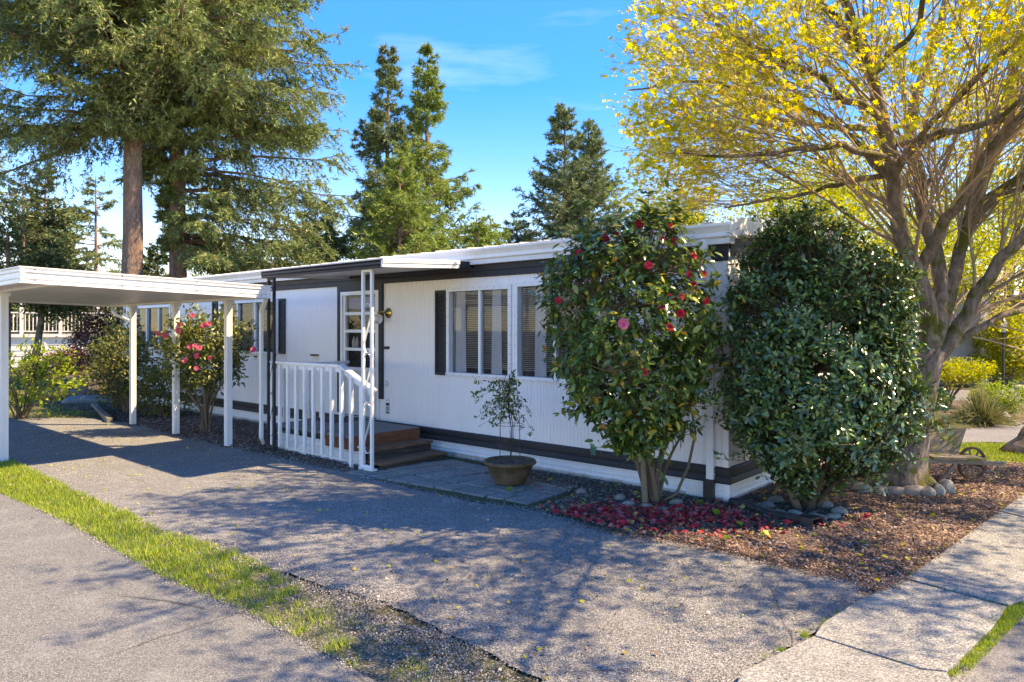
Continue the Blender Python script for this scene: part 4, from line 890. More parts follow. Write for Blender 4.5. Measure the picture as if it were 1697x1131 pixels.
# --- arborvitae column and the tree with a leaning trunk at left
t_ = thing('arborvitae', 'dark columnar arborvitae standing above the carport roof at far left', 'tree', (-26.8, 41, 0))
V = []
for j in range(3):
    cx = -.8+.75*j; cc, L = blob_leaves((cx, .3*(j % 2), 4.6), (.85, .8, 4.6+.35*math.sin(j*2)), 7500, 300, .22, SMALL, 70+j, shell=.5, flat=.6, out=.2, csz=.25); V.append(L)
crown_obj('crown', V, M['dkfir'], t_, (0, 0, 0))
MB().tube([(0, 0, 0), (0, 0, 6.4)], [.12, .03], 8).obj('trunk', M['firbark'], t_)
t_ = thing('small_tree', 'small evergreen tree with a crooked grey trunk in front of the neighbour deck', 'tree', (-14.2, 21, 0))
MB().tube([(-.1, 0, -.05), (.0, 0, .6), (.12, 0, 1.2), (.22, 0, 1.9), (.32, 0, 2.7), (.4, 0, 3.6)], [.13, .12, .10, .09, .08, .05], 10).obj('trunk', M['mbark'], t_, smooth=True)
cc, L = blob_leaves((.75, 0, 2.75), (1.15, .9, .75), 5000, 130, .11, SMALL, 75, csz=.3, flat=1); crown_obj('crown', [L, blob_leaves((.4, 0, 3.3), (.8, .8, .9), 3000, 130, .12, SMALL, 76, csz=.3)[1]], M['dkfir'], t_, (0, 0, 0))
t_ = thing('slim_trunk', 'slim dark trunk standing beside the crooked grey trunk at left', 'tree', (-14.6, 20.5, 0))
MB().tube([(0, 0, -.05), (.02, 0, 1.5), (.0, 0, 4.5)], [.07, .06, .04], 8).obj('trunk', M['firbark'], t_)
crown_obj('crown', [blob_leaves((0, 0, 4.4), (.45, .5, .8), 900, 90, .11, SMALL, 77, csz=.3)[1]], M['dkfir'], t_, (0, 0, 0))

# --- hydrangea and shrubs seen under the carport
bush('hydrangea_bush', 'leggy bush with bright lime leaves at the left edge under the carport', 'bush', (-9.3, 13.4, 0), (-9.1, 13.4, .85), (.95, .7, .62), 1500, 150, .085, LEAF, 'lime', 81, nm=26, rb=.016, csz=.13, lump=.1)
bush('twiggy_bush', 'twiggy bush with sparse new leaves behind the second carport post', 'bush', (-7.7, 14.2, 0), (-7.75, 14.2, .9), (.85, .6, .75), 3200, 180, .065, SMALL, 'olive', 82, nm=30, rb=.014, csz=.14)
bush('maroon_shrub', 'maroon leaved shrub in front of the neighbour deck railing', 'shrub', (-13.2, 22.5, 0), (-12.7, 22.5, 1.45), (1.25, 1, 1.15), 9000, 260, .085, SMALL, 'maroon', 83, nm=14, csz=.25)
bush('round_green_shrub', 'small round green shrub left of the maroon one', 'shrub', (-13.9, 20.5, 0), (-13.9, 20.5, .55), (.42, .42, .52), 2400, 80, .06, SMALL, 'olive', 84, csz=.12)
bush('dark_shrub', 'dark upright shrub against the far window of the mobile home', 'shrub', HW(13.2, .9), HW(13.0, .9, 1.2), (.5, .5, .95), 3500, 120, .07, SMALL, 'dkfir', 85, csz=.15)
bush('low_shrub', 'low green shrub at the house wall between the twiggy bush and the flowering rhododendron', 'shrub', HW(11.0, .8), HW(11.0, .8, .55), (.75, .4, .55), 2600, 120, .065, SMALL, 'olive', 86, nm=14, rb=.012, csz=.14)
# bare sapling
t_ = thing('bare_sapling', 'leafless young sapling in front of the neighbour wall', 'sapling', (-10.6, 17.2, 0))
P0 = resample([(0, 0, 0), (.03, 0, .8), (0, 0, 1.5)], 6)[None]; R0 = np.linspace(.016, .008, 6)[None]
P1, R1_ = grow(P0, R0, 9, .95, (35, 65), up=.1, u0=.35); P2, R2_ = grow(P1, R1_, 3, .35, (25, 55), up=.1)
V, F = join_np([tubes_np(P0, R0, 6), tubes_np(P1, R1_, 4), tubes_np(P2, R2_, 3)]); place('branches', mesh_np('branches', V, F), M['firbark'], t_)['kind'] = 'stuff'

def flower_parts(spots, mat, parent, base, size, jit=.15):
    r = random.Random(3); tm = []
    v = []; f = []
    for ring_, (n_, tilt, l) in enumerate(((7, .25, 1.0), (6, .75, .75), (5, 1.2, .5))):
        for k in range(n_):
            a = 2*math.pi*(k+.4*ring_)/n_; w = .42*l; ca, sa = math.cos(a), math.sin(a); b = len(v)
            for q_, s_, h_ in ((.05, 0, 0), (.6*l, w, .28*tilt*l+.02), (1.0*l*math.cos(tilt*.5), .6*w, tilt*l*.55), (1.0*l*math.cos(tilt*.5), -.6*w, tilt*l*.55), (.6*l, -w, .28*tilt*l+.02)):
                v.append((ca*q_-sa*s_, sa*q_+ca*s_, h_))
            f.append((b, b+1, b+2, b+3, b+4))
    me = bpy.data.meshes.new('flower'); me.from_pydata(v, [], f); me.update(); me.materials.append(M[mat])
    for s in spots:
        p = Vector(s)-Vector(base); o = bpy.data.objects.new('flower', me); COL.objects.link(o); o.parent = parent; o.location = p
        o.scale = [size*r.uniform(.75, 1.2)]*3
        d = Vector((r.uniform(-.5, .5), -1, r.uniform(-.2, .6))); o.rotation_euler = d.to_track_quat('Z', 'Y').to_euler()
def leaf_parts(pos, M3, sc, mat, parent, base, n=300):
    """the leaves that show largest become parts of their own"""
    d = np.linalg.norm(pos-np.array([0, 0, EYE]), axis=1); k = np.argsort(d)[:n]
    me = bpy.data.meshes.new('leaf'); me.from_pydata([tuple(map(float, v)) for v in LEAF[0]], [], [t for g_ in LEAF[1] for t in g_]); me.update(); me.materials.append(M[mat])
    for i in k:
        o = bpy.data.objects.new('leaf', me); COL.objects.link(o); o.parent = parent
        m = Matrix([list(map(float, M3[i, j]*sc[i])) for j in range(3)]).to_4x4(); m.translation = Vector(pos[i]-NP(base)); o.matrix_local = m
    keep = np.ones(len(pos), bool); keep[k] = False; return keep
def big_shrub(name, label, base, cx, cy, prof, depth, ntip, whorl, size, leafm, stemm, seed, wallcut=.06, nm=8, rb=.028, droop=-.25, reach=.03, npart=300, lobes=.12, vert=.4, gapcut=-1.1, shoots=40):
    r = np.random.default_rng(seed); base = NP(base); t_ = thing(name, label, 'shrub', tuple(base))
    zs = NP([p[0] for p in prof]); ws = NP([p[1] for p in prof]); xo = NP([p[2] for p in prof])
    z = r.uniform(zs[0], zs[-1], ntip*3); wz = np.interp(z, zs, ws); keep = r.uniform(size=len(z)) < wz/ws.max()+.1; z = z[keep][:ntip]; wz = wz[keep][:ntip]
    a = r.uniform(0, 2*np.pi, len(z)); rr = r.uniform(0, 1, len(z))**.30
    lob = 1+lobes*np.sin(a*3+z*4.1)*np.cos(z*5.3+a)+lobes*.6*np.sin(a*7+z*9)
    x = cx+np.interp(z, zs, xo)+wz*rr*np.cos(a)*lob; y = cy+wz*depth*rr*np.sin(a)*lob
    tips = np.stack([x, y, z+r.normal(0, .03, len(z))], 1)
    gap = np.sin(x*7.3+z*3.1+seed)*np.sin(z*8.7+y*4.1)+.6*np.sin(a*5+z*13+seed*2); tips = tips[gap > gapcut]
    ns = shoots; k0 = r.integers(0, len(tips), ns); od = nrm(tips[k0]-np.array([cx, cy, 1.4])+rdir(ns, r)*.5+np.array([0, 0, .5]))
    tips = np.concatenate([tips]+[tips[k0]+od*q_*r.uniform(.5, 1.3, (ns, 1)) for q_ in (.09, .18, .26)]); z = tips[:, 2]
    loc = tips-np.array(C); s1 = loc@np.array(DN); s2 = loc@np.array(DX)
    inside_h = (s1 < wallcut) & (s2 > -wallcut); tips = tips[~inside_h]; z = tips[:, 2]
    ax = np.stack([tips[:, 0]-cx, tips[:, 1]-cy, (z-zs.mean())*.6], 1); ax = nrm(ax)
    n = len(tips); k = np.repeat(np.arange(n), whorl); tip_dir = nrm(ax+rdir(n, r)*.5+np.array([0, 0, .35]))
    q = rdir(len(k), r); T = tip_dir[k]; q = nrm(q-np.sum(q*T, 1, keepdims=True)*T)
    d = nrm(q+T*r.uniform(.0, .9, len(k))[:, None]+np.array([0, 0, droop])); nm_ = nrm(T*vert+np.array([0, 0, .5])+rdir(len(k), r)*.35); nm_ = nrm(nm_-np.sum(nm_*d, 1, keepdims=True)*d)
    pos = tips[k]+T*r.uniform(-.09, .01, len(k))[:, None]+d*.012+r.normal(0, reach, (len(k), 3)); sc = size*r.uniform(.55, 1.2, len(k)); fr = frames(d, nm_)
    loc = pos+d*sc[:, None]-np.array(C); ok = ~(((loc@np.array(DN)) < .02) & ((loc@np.array(DX)) > -.03)); pos, fr, sc = pos[ok], fr[ok], sc[ok]
    keep = leaf_parts(pos, fr, sc, leafm, t_, base, npart)
    V, F = inst(LEAF[0], LEAF[1], pos[keep], fr[keep], sc[keep]); o = place('foliage', mesh_np('foliage', V-base, F), M[leafm], t_); o['kind'] = 'stuff'
    V, F = join_np(stems_to(tips, base, nm, r, rb=rb)); place('stems', mesh_np('stems', V-base, F), M[stemm], t_, smooth=True)['kind'] = 'stuff'
    return t_, tips
cb = (*G(1082, 838), 0)
cam_prof = [(.60, .16, -.02), (.82, .44, -.02), (1.10, .70, -.02), (1.5, .84, -.02), (1.9, .86, -.10), (2.25, .80, -.14), (2.5, .66, -.08), (2.68, .42, .0), (2.80, .16, .10)]
cam_t, _ = big_shrub('camellia_bush', 'tall camellia with red flowers and yellowing leaves in front of the house window', cb, 1.17, 6.55, cam_prof, .68, 1150, 8, .094, 'camleaf', 'stem', 91, nm=9, rb=.03, lobes=.10)
fl = lambda px, py, Y: ((px-848.5)/F_PX*Y, Y, EYE-(py-545)*Y/F_PX)
flower_parts([fl(1033, 537, 5.98)], 'pink', cam_t, cb, .058)
flower_parts([fl(*q_) for q_ in ((925, 498, 6.3), (1067, 617, 5.98), (1112, 375, 6.3), (1020, 388, 6.35), (1036, 395, 6.35), (1137, 444, 6.3), (1112, 493, 6.15), (1130, 492, 6.15), (1088, 378, 6.4), (1148, 470, 6.4), (1165, 455, 6.5), (1110, 543, 6.0), (1060, 372, 6.4), (1098, 398, 6.3), (1116, 400, 6.35), (1142, 455, 6.2), (1150, 425, 6.35), (1095, 508, 6.0), (960, 420, 6.3), (1003, 395, 6.4), (1075, 440, 6.0), (1128, 520, 6.0), (1170, 500, 6.3))], 'red', cam_t, cb, .036)
# low side stem of the camellia
MB().tube([(.05, 0, .02), (.22, -.03, .12), (.33, -.05, .38), (.40, -.06, .72), (.36, -.05, .95)], [.018, .016, .014, .012, .008], 8).obj('stems', M['stem'], cam_t, smooth=True)
db = (*G(1335, 848), 0)
dk_prof = [(.22, .14, -.10), (.36, .40, -.04), (.52, .68, .04), (.75, .88, .06), (1.05, .95, .02), (1.4, .93, .0), (1.75, .88, .0), (2.05, .88, .03), (2.25, .82, .07), (2.40, .66, .0), (2.52, .50, -.12), (2.66, .38, -.18), (2.80, .16, -.22)]
dk_t, _ = big_shrub('glossy_shrub', 'large dense dark-green glossy shrub at the corner of the mobile home', db, 2.85, 6.62, dk_prof, .74, 5000, 8, .066, 'laurel', 'dstem', 92, nm=8, rb=.035, droop=.0, reach=.022, lobes=.09, vert=1.0, gapcut=-.58, shoots=170)
for P_ in ([(-.08,-.05,0),(-.16,-.02,.25),(-.30,0,.6),(-.35,.05,1.1)], [(0,0,0),(-.05,.03,.3),(-.1,.05,.8)], [(.08,0,0),(.22,.02,.22),(.42,.02,.42),(.62,0,.66),(.7,0,.95)], [(.02,-.03,0),(.06,-.04,.3),(.12,-.02,.9)]):
    MB().tube(P_, [.042-.008*i for i in range(len(P_))], 8).obj('stems', M['stem'], dk_t, smooth=True)
rb_ = (*G(338, 718), 0)
rho_t, cc = bush('rhododendron_bush', 'rounded rhododendron with pink-red flowers and a bare forked trunk behind the carport posts', 'bush', rb_, (rb_[0]+.02, rb_[1], 1.35), (.82, .55, .72), 6500, 330, .072, LEAF, 'rholeaf', 93, nm=12, rb=.022, csz=.12, lump=.2)
flower_parts([fl(px, py, 11.1) for px, py in ((262, 553), (274, 556), (297, 538), (318, 523), (338, 540), (322, 573), (306, 598), (325, 611), (348, 594), (330, 577), (315, 575), (420, 580), (296, 548), (346, 537), (326, 590))], 'pink', rho_t, rb_, .048)
MB().tube([(.0,0,-.02),(.03,0,.2),(-.05,0,.4),(-.22,0,.62),(-.4,0,.85)], [.045,.04,.03,.022,.015], 8).obj('stems', M['stem'], rho_t, smooth=True)
MB().tube([(.02,0,.1),(.05,0,.35),(.14,0,.65),(.25,.02,1.0)], [.04,.032,.025,.015], 8).obj('stems', M['stem'], rho_t, smooth=True)

# --- the big maple at right
mbx = (4.12, 7.62, 0)
mt = thing('maple_tree', 'large spreading maple with mossy forked trunk and yellow spring leaves', 'tree', mbx)
def px3(px, py, Y): return ((px-848.5)/F_PX*Y-mbx[0], Y-mbx[1], EYE-(py-545)*Y/F_PX)
trunk = [(.02, 0, -.05), (.05, 0, .25), (.13, -.02, .7), (.22, -.03, 1.1), (.33, -.03, 1.5)]
MB().tube(resample(trunk, 10), [.38, .30, .26, .24, .225, .215, .205, .19, .185, .17], 18).obj('trunk', M['mbark'], mt, smooth=True)
limbs = [  # image pixels and depth, or trunk-base offsets, radius start, end
 ([px3(1533, 615, 7.6), px3(1548, 575, 7.6), px3(1535, 500, 7.6), px3(1528, 450, 7.6), px3(1478, 400, 7.5), px3(1483, 330, 7.4), px3(1484, 240, 7.3), px3(1440, 130, 7.1), px3(1400, 0, 6.9), px3(1370, -140, 6.8)], .115, .03),
 ([px3(1533, 615, 7.6), px3(1552, 580, 7.6), px3(1570, 500, 7.6), px3(1560, 440, 7.7), px3(1520, 330, 7.9), px3(1500, 200, 8.2), px3(1560, 60, 8.6), px3(1590, -120, 8.9)], .10, .03),
 ([px3(1533, 615, 7.6), px3(1560, 590, 7.6), px3(1590, 540, 7.6), px3(1625, 480, 7.5), px3(1650, 430, 7.4), px3(1720, 375, 7.2), px3(1850, 300, 6.9)], .10, .03),
 ([px3(1535, 600, 7.6), px3(1575, 570, 7.6), px3(1620, 545, 7.6), px3(1660, 520, 7.7), px3(1740, 505, 7.8), px3(1850, 470, 8.0)], .05, .02),
 ([px3(1550, 570, 7.6), px3(1570, 490, 7.65), px3(1600, 380, 7.8), px3(1640, 260, 7.9), px3(1680, 120, 8.1), px3(1730, -60, 8.4)], .085, .03),
 ([px3(1525, 450, 7.6), px3(1560, 380, 7.3), px3(1610, 300, 6.8), px3(1680, 200, 6.2), px3(1800, 60, 5.6)], .07, .025),
 ([px3(1484, 270, 7.3), px3(1430, 245, 7.1), px3(1330, 243, 6.8), px3(1210, 262, 6.6), px3(1120, 250, 6.5)], .045, .010),
 ([px3(1470, 200, 7.2), px3(1400, 160, 7.0), px3(1330, 110, 6.8), px3(1230, 70, 6.7), px3(1150, 5, 6.7)], .045, .010),
 ([px3(1480, 300, 7.4), px3(1380, 190, 7.6), px3(1250, 150, 7.8), px3(1120, 130, 7.9), px3(1040, 150, 7.9)], .04, .010),
 ([px3(1440, 130, 7.1), (-.7, -1.8, 4.3), (-1.3, -2.8, 4.9), (-1.7, -3.8, 5.2)], .032, .008),
 ([px3(1484, 290, 7.35), px3(1495, 250, 7.3), (.2, -1.6, 4.2), (.4, -2.9, 4.8), (.6, -4.0, 5.0)], .036, .008),
 ([px3(1598, 385, 7.8), px3(1605, 330, 7.7), (1.8, -1.4, 3.8), (2.6, -2.6, 4.5), (3.3, -3.8, 4.8)], .036, .008),
 ([px3(1484, 260, 7.32), px3(1490, 220, 7.5), (-.6, 1.6, 4.4), (-1.2, 3.0, 5.2)], .05, .015),
 ([px3(1600, 380, 7.8), px3(1612, 320, 7.85), (1.8, 1.4, 4.0), (2.8, 2.6, 5.0)], .05, .015),
 ([px3(1440, 100, 7.1), px3(1340, -20, 6.9), px3(1220, -120, 6.8), px3(1150, -180, 6.8)], .045, .012),
 ([px3(1485, 290, 7.4), px3(1400, 300, 7.6), px3(1300, 330, 7.9), px3(1200, 345, 8.2)], .035, .008),
 ([px3(1605, 370, 7.8), px3(1625, 300, 7.7), (2.6, -1.2, 3.2), (3.9, -2.2, 3.6), (5.0, -3.0, 3.8)], .032, .008),
 ([px3(1484, 270, 7.32), px3(1500, 225, 7.2), (1.0, -2.0, 3.6), (2.2, -3.2, 3.7), (3.2, -4.2, 3.7)], .032, .008),
 ([px3(1484, 240, 7.3), (-.4, -2.2, 3.3), (-.6, -3.4, 3.5), (-1.0, -4.6, 3.5)], .028, .008),
 ([px3(1590, 410, 7.78), px3(1620, 350, 7.7), px3(1690, 290, 7.6), px3(1800, 250, 7.4), px3(1950, 200, 7.2)], .05, .012),
]
LP = []; LR = []
for P_, a_, b_ in limbs:
    Q = resample(P_, 14); Q[1:-1] += rng.normal(0, .018, (12, 3)); LP.append(Q); LR.append((np.linspace(1, 0, 14)**.8*(a_-b_)+b_)*.88)
LP = np.stack(LP); LR = np.stack(LR)
cen = np.array([.45, -.2, 1.6])
def ell_ok(P, s=1.0):
    e = P[:, -1]-np.array([.9, -.9, 3.0]); return (e[:, 0]/(5.2*s))**2+(e[:, 1]/(5.2*s))**2+(e[:, 2]/(3.3*s))**2 < 1
def view_cut_ok(P):  # drops low near branches and those left of a camera sight line
    e = P.reshape(-1, 3); w = P+np.array(mbx); low = (w[:, :, 1] < 6.0) & (w[:, :, 2] < 3.3); low |= (w[:, :, 0] < 3.6) & (w[:, :, 2] < 2.75); low |= (w[:, :, 0] < 4.4) & (w[:, :, 1] < 7.0) & (w[:, :, 2] < 2.9)
    low |= w[:, :, 0] < .15*w[:, :, 1]+.12*np.sin(w[:, :, 2]*5.2+.4)+.10*np.sin(w[:, :, 2]*11+w[:, :, 1]*2)  # wavy left edge of the crown, set along a camera ray
    return ~low.any(1)
B1, Q1 = grow(LP, LR, 26, 2.1, (20, 60), K=8, curl=.10, up=.08, outw=.9, centre=cen, u0=.18, rr=.27, lfall=.35, zflat=.65)
k_ = ell_ok(B1) & view_cut_ok(B1); B1, Q1 = B1[k_], Q1[k_]
B2, Q2 = grow(B1, Q1, 10, .95, (18, 50), K=5, curl=.14, up=.02, outw=.6, centre=cen, u0=.15, rr=.5, zflat=.7)
k_ = ell_ok(B2, 1.05) & view_cut_ok(B2) & ((B2[:, -1, 1] > -.9) | (rng.uniform(size=len(B2)) < .75)); B2, Q2 = B2[k_], np.maximum(Q2[k_], .0022)
B3, Q3 = grow(B2, Q2, 3, .42, (20, 60), K=4, curl=.12, up=.0, outw=.35, centre=cen, u0=.15, rr=.6)
k_ = ell_ok(B3, 1.08) & view_cut_ok(B3) & (rng.uniform(size=len(B3)) < .8); B3, Q3 = B3[k_], np.maximum(Q3[k_], .0016)
print('maple', len(B1), len(B2), len(B3))
for Q, R in zip(LP, LR): V, F = tubes_np(Q[None], R[None], 10); place('limb', mesh_np('limb', V, F), M['mbark'], mt, smooth=True)
V, F = join_np([tubes_np(B1, Q1, 5), tubes_np(B2, Q2, 4), tubes_np(B3, Q3, 3)]); place('branches', mesh_np('branches', V, F), M['twig'], mt)['kind'] = 'stuff'
ends = np.concatenate([B3[:, -1], B3[:, 2], B2[:, -1], B2[:, -2]])
rad_ = np.linalg.norm((ends-np.array([.75, -.2, 2.6]))/np.array([4.1, 4.3, 2.7]), axis=1)
pr = np.clip((rad_-.22)*1.9, .10, 1)*np.where((ends[:, 0] > 1.2) & (ends[:, 1] > -1), .75, 1.0)*np.clip(.9+.8*np.sin(ends[:, 0]*2.3+ends[:, 2]*1.7)*np.sin(ends[:, 1]*2.1+ends[:, 2]*2.9), .15, 1); ends = ends[rng.uniform(size=len(ends)) < pr]
ends = ends[(ends[:, 1] > -.9) | (rng.uniform(size=len(ends)) < .9)]; MAXL = 110000; ends = ends[rng.permutation(len(ends))[:36000]]; per = 3; k_ = np.repeat(np.arange(len(ends)), per)[:MAXL]
pos = ends[k_]+rng.normal(0, .045, (len(k_), 3)); 
V, F = leaves_np(pos, MAPLE, rng.uniform(.034, .068, len(pos)), .7, np.tile([0, 0, -.35], (len(pos), 1)), .6)
place('crown', mesh_np('crown', V, F), M['yleaf'], mt)['kind'] = 'stuff'
print('maple leaves', len(pos))
# stump-like root flare and moss pad
MB().tube([(-.28, -.12, -.03), (-.18, -.08, .12), (-.05, -.02, .4)], [.17, .14, .08], 10).obj('root', M['mbark'], mt, smooth=True)
MB().tube([(.26, -.14, -.03), (.18, -.08, .12), (.08, -.02, .4)], [.17, .14, .08], 10).obj('root', M['mbark'], mt, smooth=True)

# ================================================================== rocks
def rock_mesh(seed):
    r = np.random.default_rng(seed); V = []; n = 14; m = 9
    for i in range(m+1):
        th = math.pi*i/m
        for k in range(n):
            ph = 2*math.pi*k/n; d = np.array([math.sin(th)*math.cos(ph), math.sin(th)*math.sin(ph), math.cos(th)])
            s = 1+.10*math.sin(3*d[0]+seed)+.08*math.sin(4*d[1]+seed*2.1)+.05*math.sin(6*d[2]+seed)
            V.append(d*s)
    F = [(i*n+k, i*n+(k+1) % n, (i+1)*n+(k+1) % n, (i+1)*n+k) for i in range(m) for k in range(n)]
    return mesh_np('rock', np.array(V), np.array(F))
RM = [rock_mesh(s) for s in range(6)]
for m_ in RM: m_.materials.append(M['rock'])
def rock(x, y, sx, sy, sz, rz, i, label, group, z=0):
    o = bpy.data.objects.new('rock', RM[i % 6]); COL.objects.link(o); o.location = (x, y, z+sz*.55); o.scale = (sx, sy, sz); o.rotation_euler = (random.uniform(-.15, .15), random.uniform(-.15, .15), rz)
    RM[i % 6].polygons.foreach_set('use_smooth', [True]*len(RM[i % 6].polygons))
    return tag(o, label, 'rock', group)
gA = 'rocks ringing the dark shrub'; gB = 'rocks beside the maple trunk'; gC = 'rocks around the camellia'
for i, (px, py, w, h, lab) in enumerate([
 (1285, 838, 26, 16, 'small dark rock furthest back behind the dark shrub stems'), (1272, 846, 26, 14, 'flat grey rock at the left end of the shrub ring, by the house corner'),
 (1290, 858, 32, 12, 'dark flat rock beside the black drain pipe'), (1319, 861, 30, 15, 'pale speckled rock in front of the shrub stems, beside the pipe outlet'),
 (1355, 866, 30, 14, 'oblong pinkish rock right of the pipe outlet'), (1380, 865, 25, 15, 'grey rock leaning against the oblong pinkish one'), (1391, 857, 28, 17, 'brown rock at the right end of the shrub ring'),
 (1366, 847, 30, 17, 'greenish rock behind the right end of the shrub ring'), (1262, 852, 25, 13, 'small grey rock nearest the skirting of the house corner')]):
    X, Y = G(px, py); s = Y/F_PX/2; rock(X, Y, w*s, w*s*.75, h*s*1.0, random.uniform(-.6, .6), i, lab, gA, .02)
for i, (px, py, w, h, lab) in enumerate([
 (1430, 820, 34, 20, 'tan rock at the left end of the row, behind the dark shrub'), (1461, 823, 26, 18, 'brownish rock left of the large pale one in the row'), (1484, 824, 30, 19, 'large pale round rock in the middle of the row'),
 (1512, 825, 36, 25, 'biggest mossy brown rock in front of the maple trunk'), (1537, 828, 26, 24, 'grey-brown rock right of the biggest mossy one'), (1555, 826, 24, 24, 'narrow upright rock near the right end of the row'),
 (1568, 822, 30, 30, 'long sloping rock at the right end of the row'), (1537, 808, 26, 14, 'flat rock lying behind the row under the barrow'), (1519, 806, 22, 12, 'small flat rock touching the maple root')]):
    X, Y = G(px, py); s = Y/F_PX/2; rock(X, Y, w*s, w*s*.8, h*s*1.0, random.uniform(-.6, .6), i+2, lab, gB, .02)
for i, (px, py, w, h, lab) in enumerate([(963, 823, 22, 14, 'pale rock at the end of the pavers'), (1028, 834, 22, 16, 'grey rock left of the camellia stems'), (1043, 843, 26, 13, 'pale speckled rock in front of the camellia stems'),
 (1072, 848, 22, 14, 'dark rock in front of the camellia stems'), (1096, 852, 24, 11, 'tan flat rock right of the dark one under the camellia'), (1120, 842, 24, 16, 'grey rock right of the camellia stems'), (1122, 853, 20, 10, 'small pale rock furthest right under the camellia'), (1000, 872, 14, 6, 'small flat white stone in the red petals')]):
    X, Y = G(px, py); s = Y/F_PX/2; rock(X, Y, w*s, w*s*.8, h*s*.9, random.uniform(-.6, .6), i+1, lab, gC, .02)

# ================================================================== potted plant
pp = G(845, 812); pc = (pp[0], pp[1]+.16, .045)
pot = thing('planter_bowl', 'mossy terracotta planter bowl on the grey pavers', 'planter', pc); pot.scale = (1.04, 1.04, .86)
MB().lathe([(0, 0), (.16, 0), (.165, .01), (.215, .13), (.245, .235), (.27, .24), (.28, .26), (.268, .285), (.245, .285), (.235, .25), (0, .25)], n=40, jit=.006).obj('bowl', M['pot'], pot, smooth=True)
MB().lathe([(.0, .252), (.12, .258), (.236, .25)], n=24, jit=.03).obj('potting_soil', M['mulch'], pot)
ob = thing('wire_trellis', 'rusty wire tower trellis standing in the planter bowl', 'trellis', (pc[0], pc[1], .255))
for k in range(4):
    a = math.pi/4+k*math.pi/2; MB().tube([(.155*math.cos(a), .155*math.sin(a), 0), (.15*math.cos(a), .15*math.sin(a), .4), (.11*math.cos(a), .11*math.sin(a), .8), (.05*math.cos(a), .05*math.sin(a), 1.02)], .0032, 5).obj('upright', M['rust'], ob)
for z, r_ in ((.22, .153), (.42, .148), (.68, .125)): MB().tube([(r_*math.cos(2*math.pi*k/20), r_*math.sin(2*math.pi*k/20), z) for k in range(21)], .003, 5, False).obj('hoop', M['rust'], ob)
cl = thing('climbing_plant', 'thin climbing plant with drooping leaves on the wire trellis', 'plant', (pc[0], pc[1], .265))
r = np.random.default_rng(5)
P0 = np.stack([resample([(0, 0, -.02), (.02+.02*k, .01, .3), (-.02, .02*k, .6), (.0, 0, .9)], 8)+r.normal(0, .006, (8, 3)) for k in range(3)]); R0 = np.tile(np.linspace(.006, .003, 8), (3, 1))
P1, R1_ = grow(P0, R0, 16, .34, (40, 90), K=5, curl=.2, up=-.02, u0=.55, rr=.6, r=r, lfall=.1); P1 = P1[(P1[:, 0, 2] > .35)]; R1_ = R1_[:len(P1)]
P1[:, :, 0] -= .10*np.linspace(0, 1, 5)**1.5
P1[:, :, 2] -= .16*np.linspace(0, 1, 5)**2
P2, R2_ = grow(P1, R1_, 3, .12, (30, 70), K=4, curl=.2, up=-.05, rr=.7, r=r)
V, F = join_np([tubes_np(P0, R0, 6), tubes_np(P1, np.maximum(R1_, .0016), 4), tubes_np(P2, np.maximum(R2_, .0012), 3)]); place('stems', mesh_np('stems', V, F), M['dstem'], cl)['kind'] = 'stuff'
e = np.concatenate([P2.reshape(-1, 3), P1[:, 1:].reshape(-1, 3)]); e = e[r.uniform(size=len(e)) < .95]; e = np.concatenate([e, [[.02, 0, .22], [-.05, 0, .25], [.05, 0, .26], [.0, -.02, .45], [.03, -.02, .5]]])
V, F = leaves_np(e, LEAF, r.uniform(.025, .055, len(e)), .5, np.tile([0, 0, -.5], (len(e), 1)), .7, r); place('foliage', mesh_np('foliage', V, F), M['camleaf'], cl)

# ================================================================== wooden barrow (garden ornament)
wx, wy = G(1574, 801)
wb = thing('wooden_barrow', 'old mossy wooden garden barrow with a spoked wheel on the mulch by the maple', 'barrow', (wx, wy, .03), math.radians(4)); wb.scale = (1.1, 1.1, 1.22)
L_ = MB
for i in range(4): L_().beam((-.33, -.17+.11*i, .245), (.22, -.17+.11*i, .222), .104, .024).obj('floor_board', M['mosswood'], wb, bev=.003)
hb = MB(); hb.add([(-.22, .16, .25), (.20, .14, .24), (.34, .22, .44), (.10, .27, .445), (.02, .27, .47), (-.10, .27, .455), (-.12, .27, .44)], [(0, 1, 2, 3, 4, 5, 6)])
hb.v += [(x, y+.022, z) for x, y, z in hb.v]; hb.f = [(6, 5, 4, 3, 2, 1, 0), (7, 8, 9, 10, 11, 12, 13)]+[(i, (i+1) % 7, 7+(i+1) % 7, 7+i) for i in range(7)]
hb.obj('back_board', M['mosswood'], wb)
for y in (-.19, .19): L_().beam((-.36, y, .215), (.46, y*.8, .175), .03, .036).obj('side_rail', M['gwood'], wb, bev=.003)
for y in (-.17, .17):
    L_().beam((-.34, y, .21), (-.37, y, -.03), .03, .028).obj('leg', M['gwood'], wb)
    L_().beam((-.05, y, .20), (-.25, y, -.01), .028, .024, (0, 1, 0)).obj('brace', M['gwood'], wb)
wc = (.22, -.02, .155)
W_ = MB(); n = 28
for a_, b_, y_ in ((.150, .128, 0),):
    v = []
    for k in range(n):
        q_ = 2*math.pi*k/n; ca, sa = math.cos(q_), math.sin(q_)
        for rr, yy in ((.152, -.013), (.152, .013), (.132, .013), (.132, -.013)): v.append((wc[0]+rr*ca, wc[1]+yy, wc[2]+rr*sa))
    W_.add(v, [(4*k+i, 4*k+(i+1) % 4, 4*((k+1) % n)+(i+1) % 4, 4*((k+1) % n)+i) for k in range(n) for i in range(4)])
wh = W_.obj('wheel', M['rust'], wb)
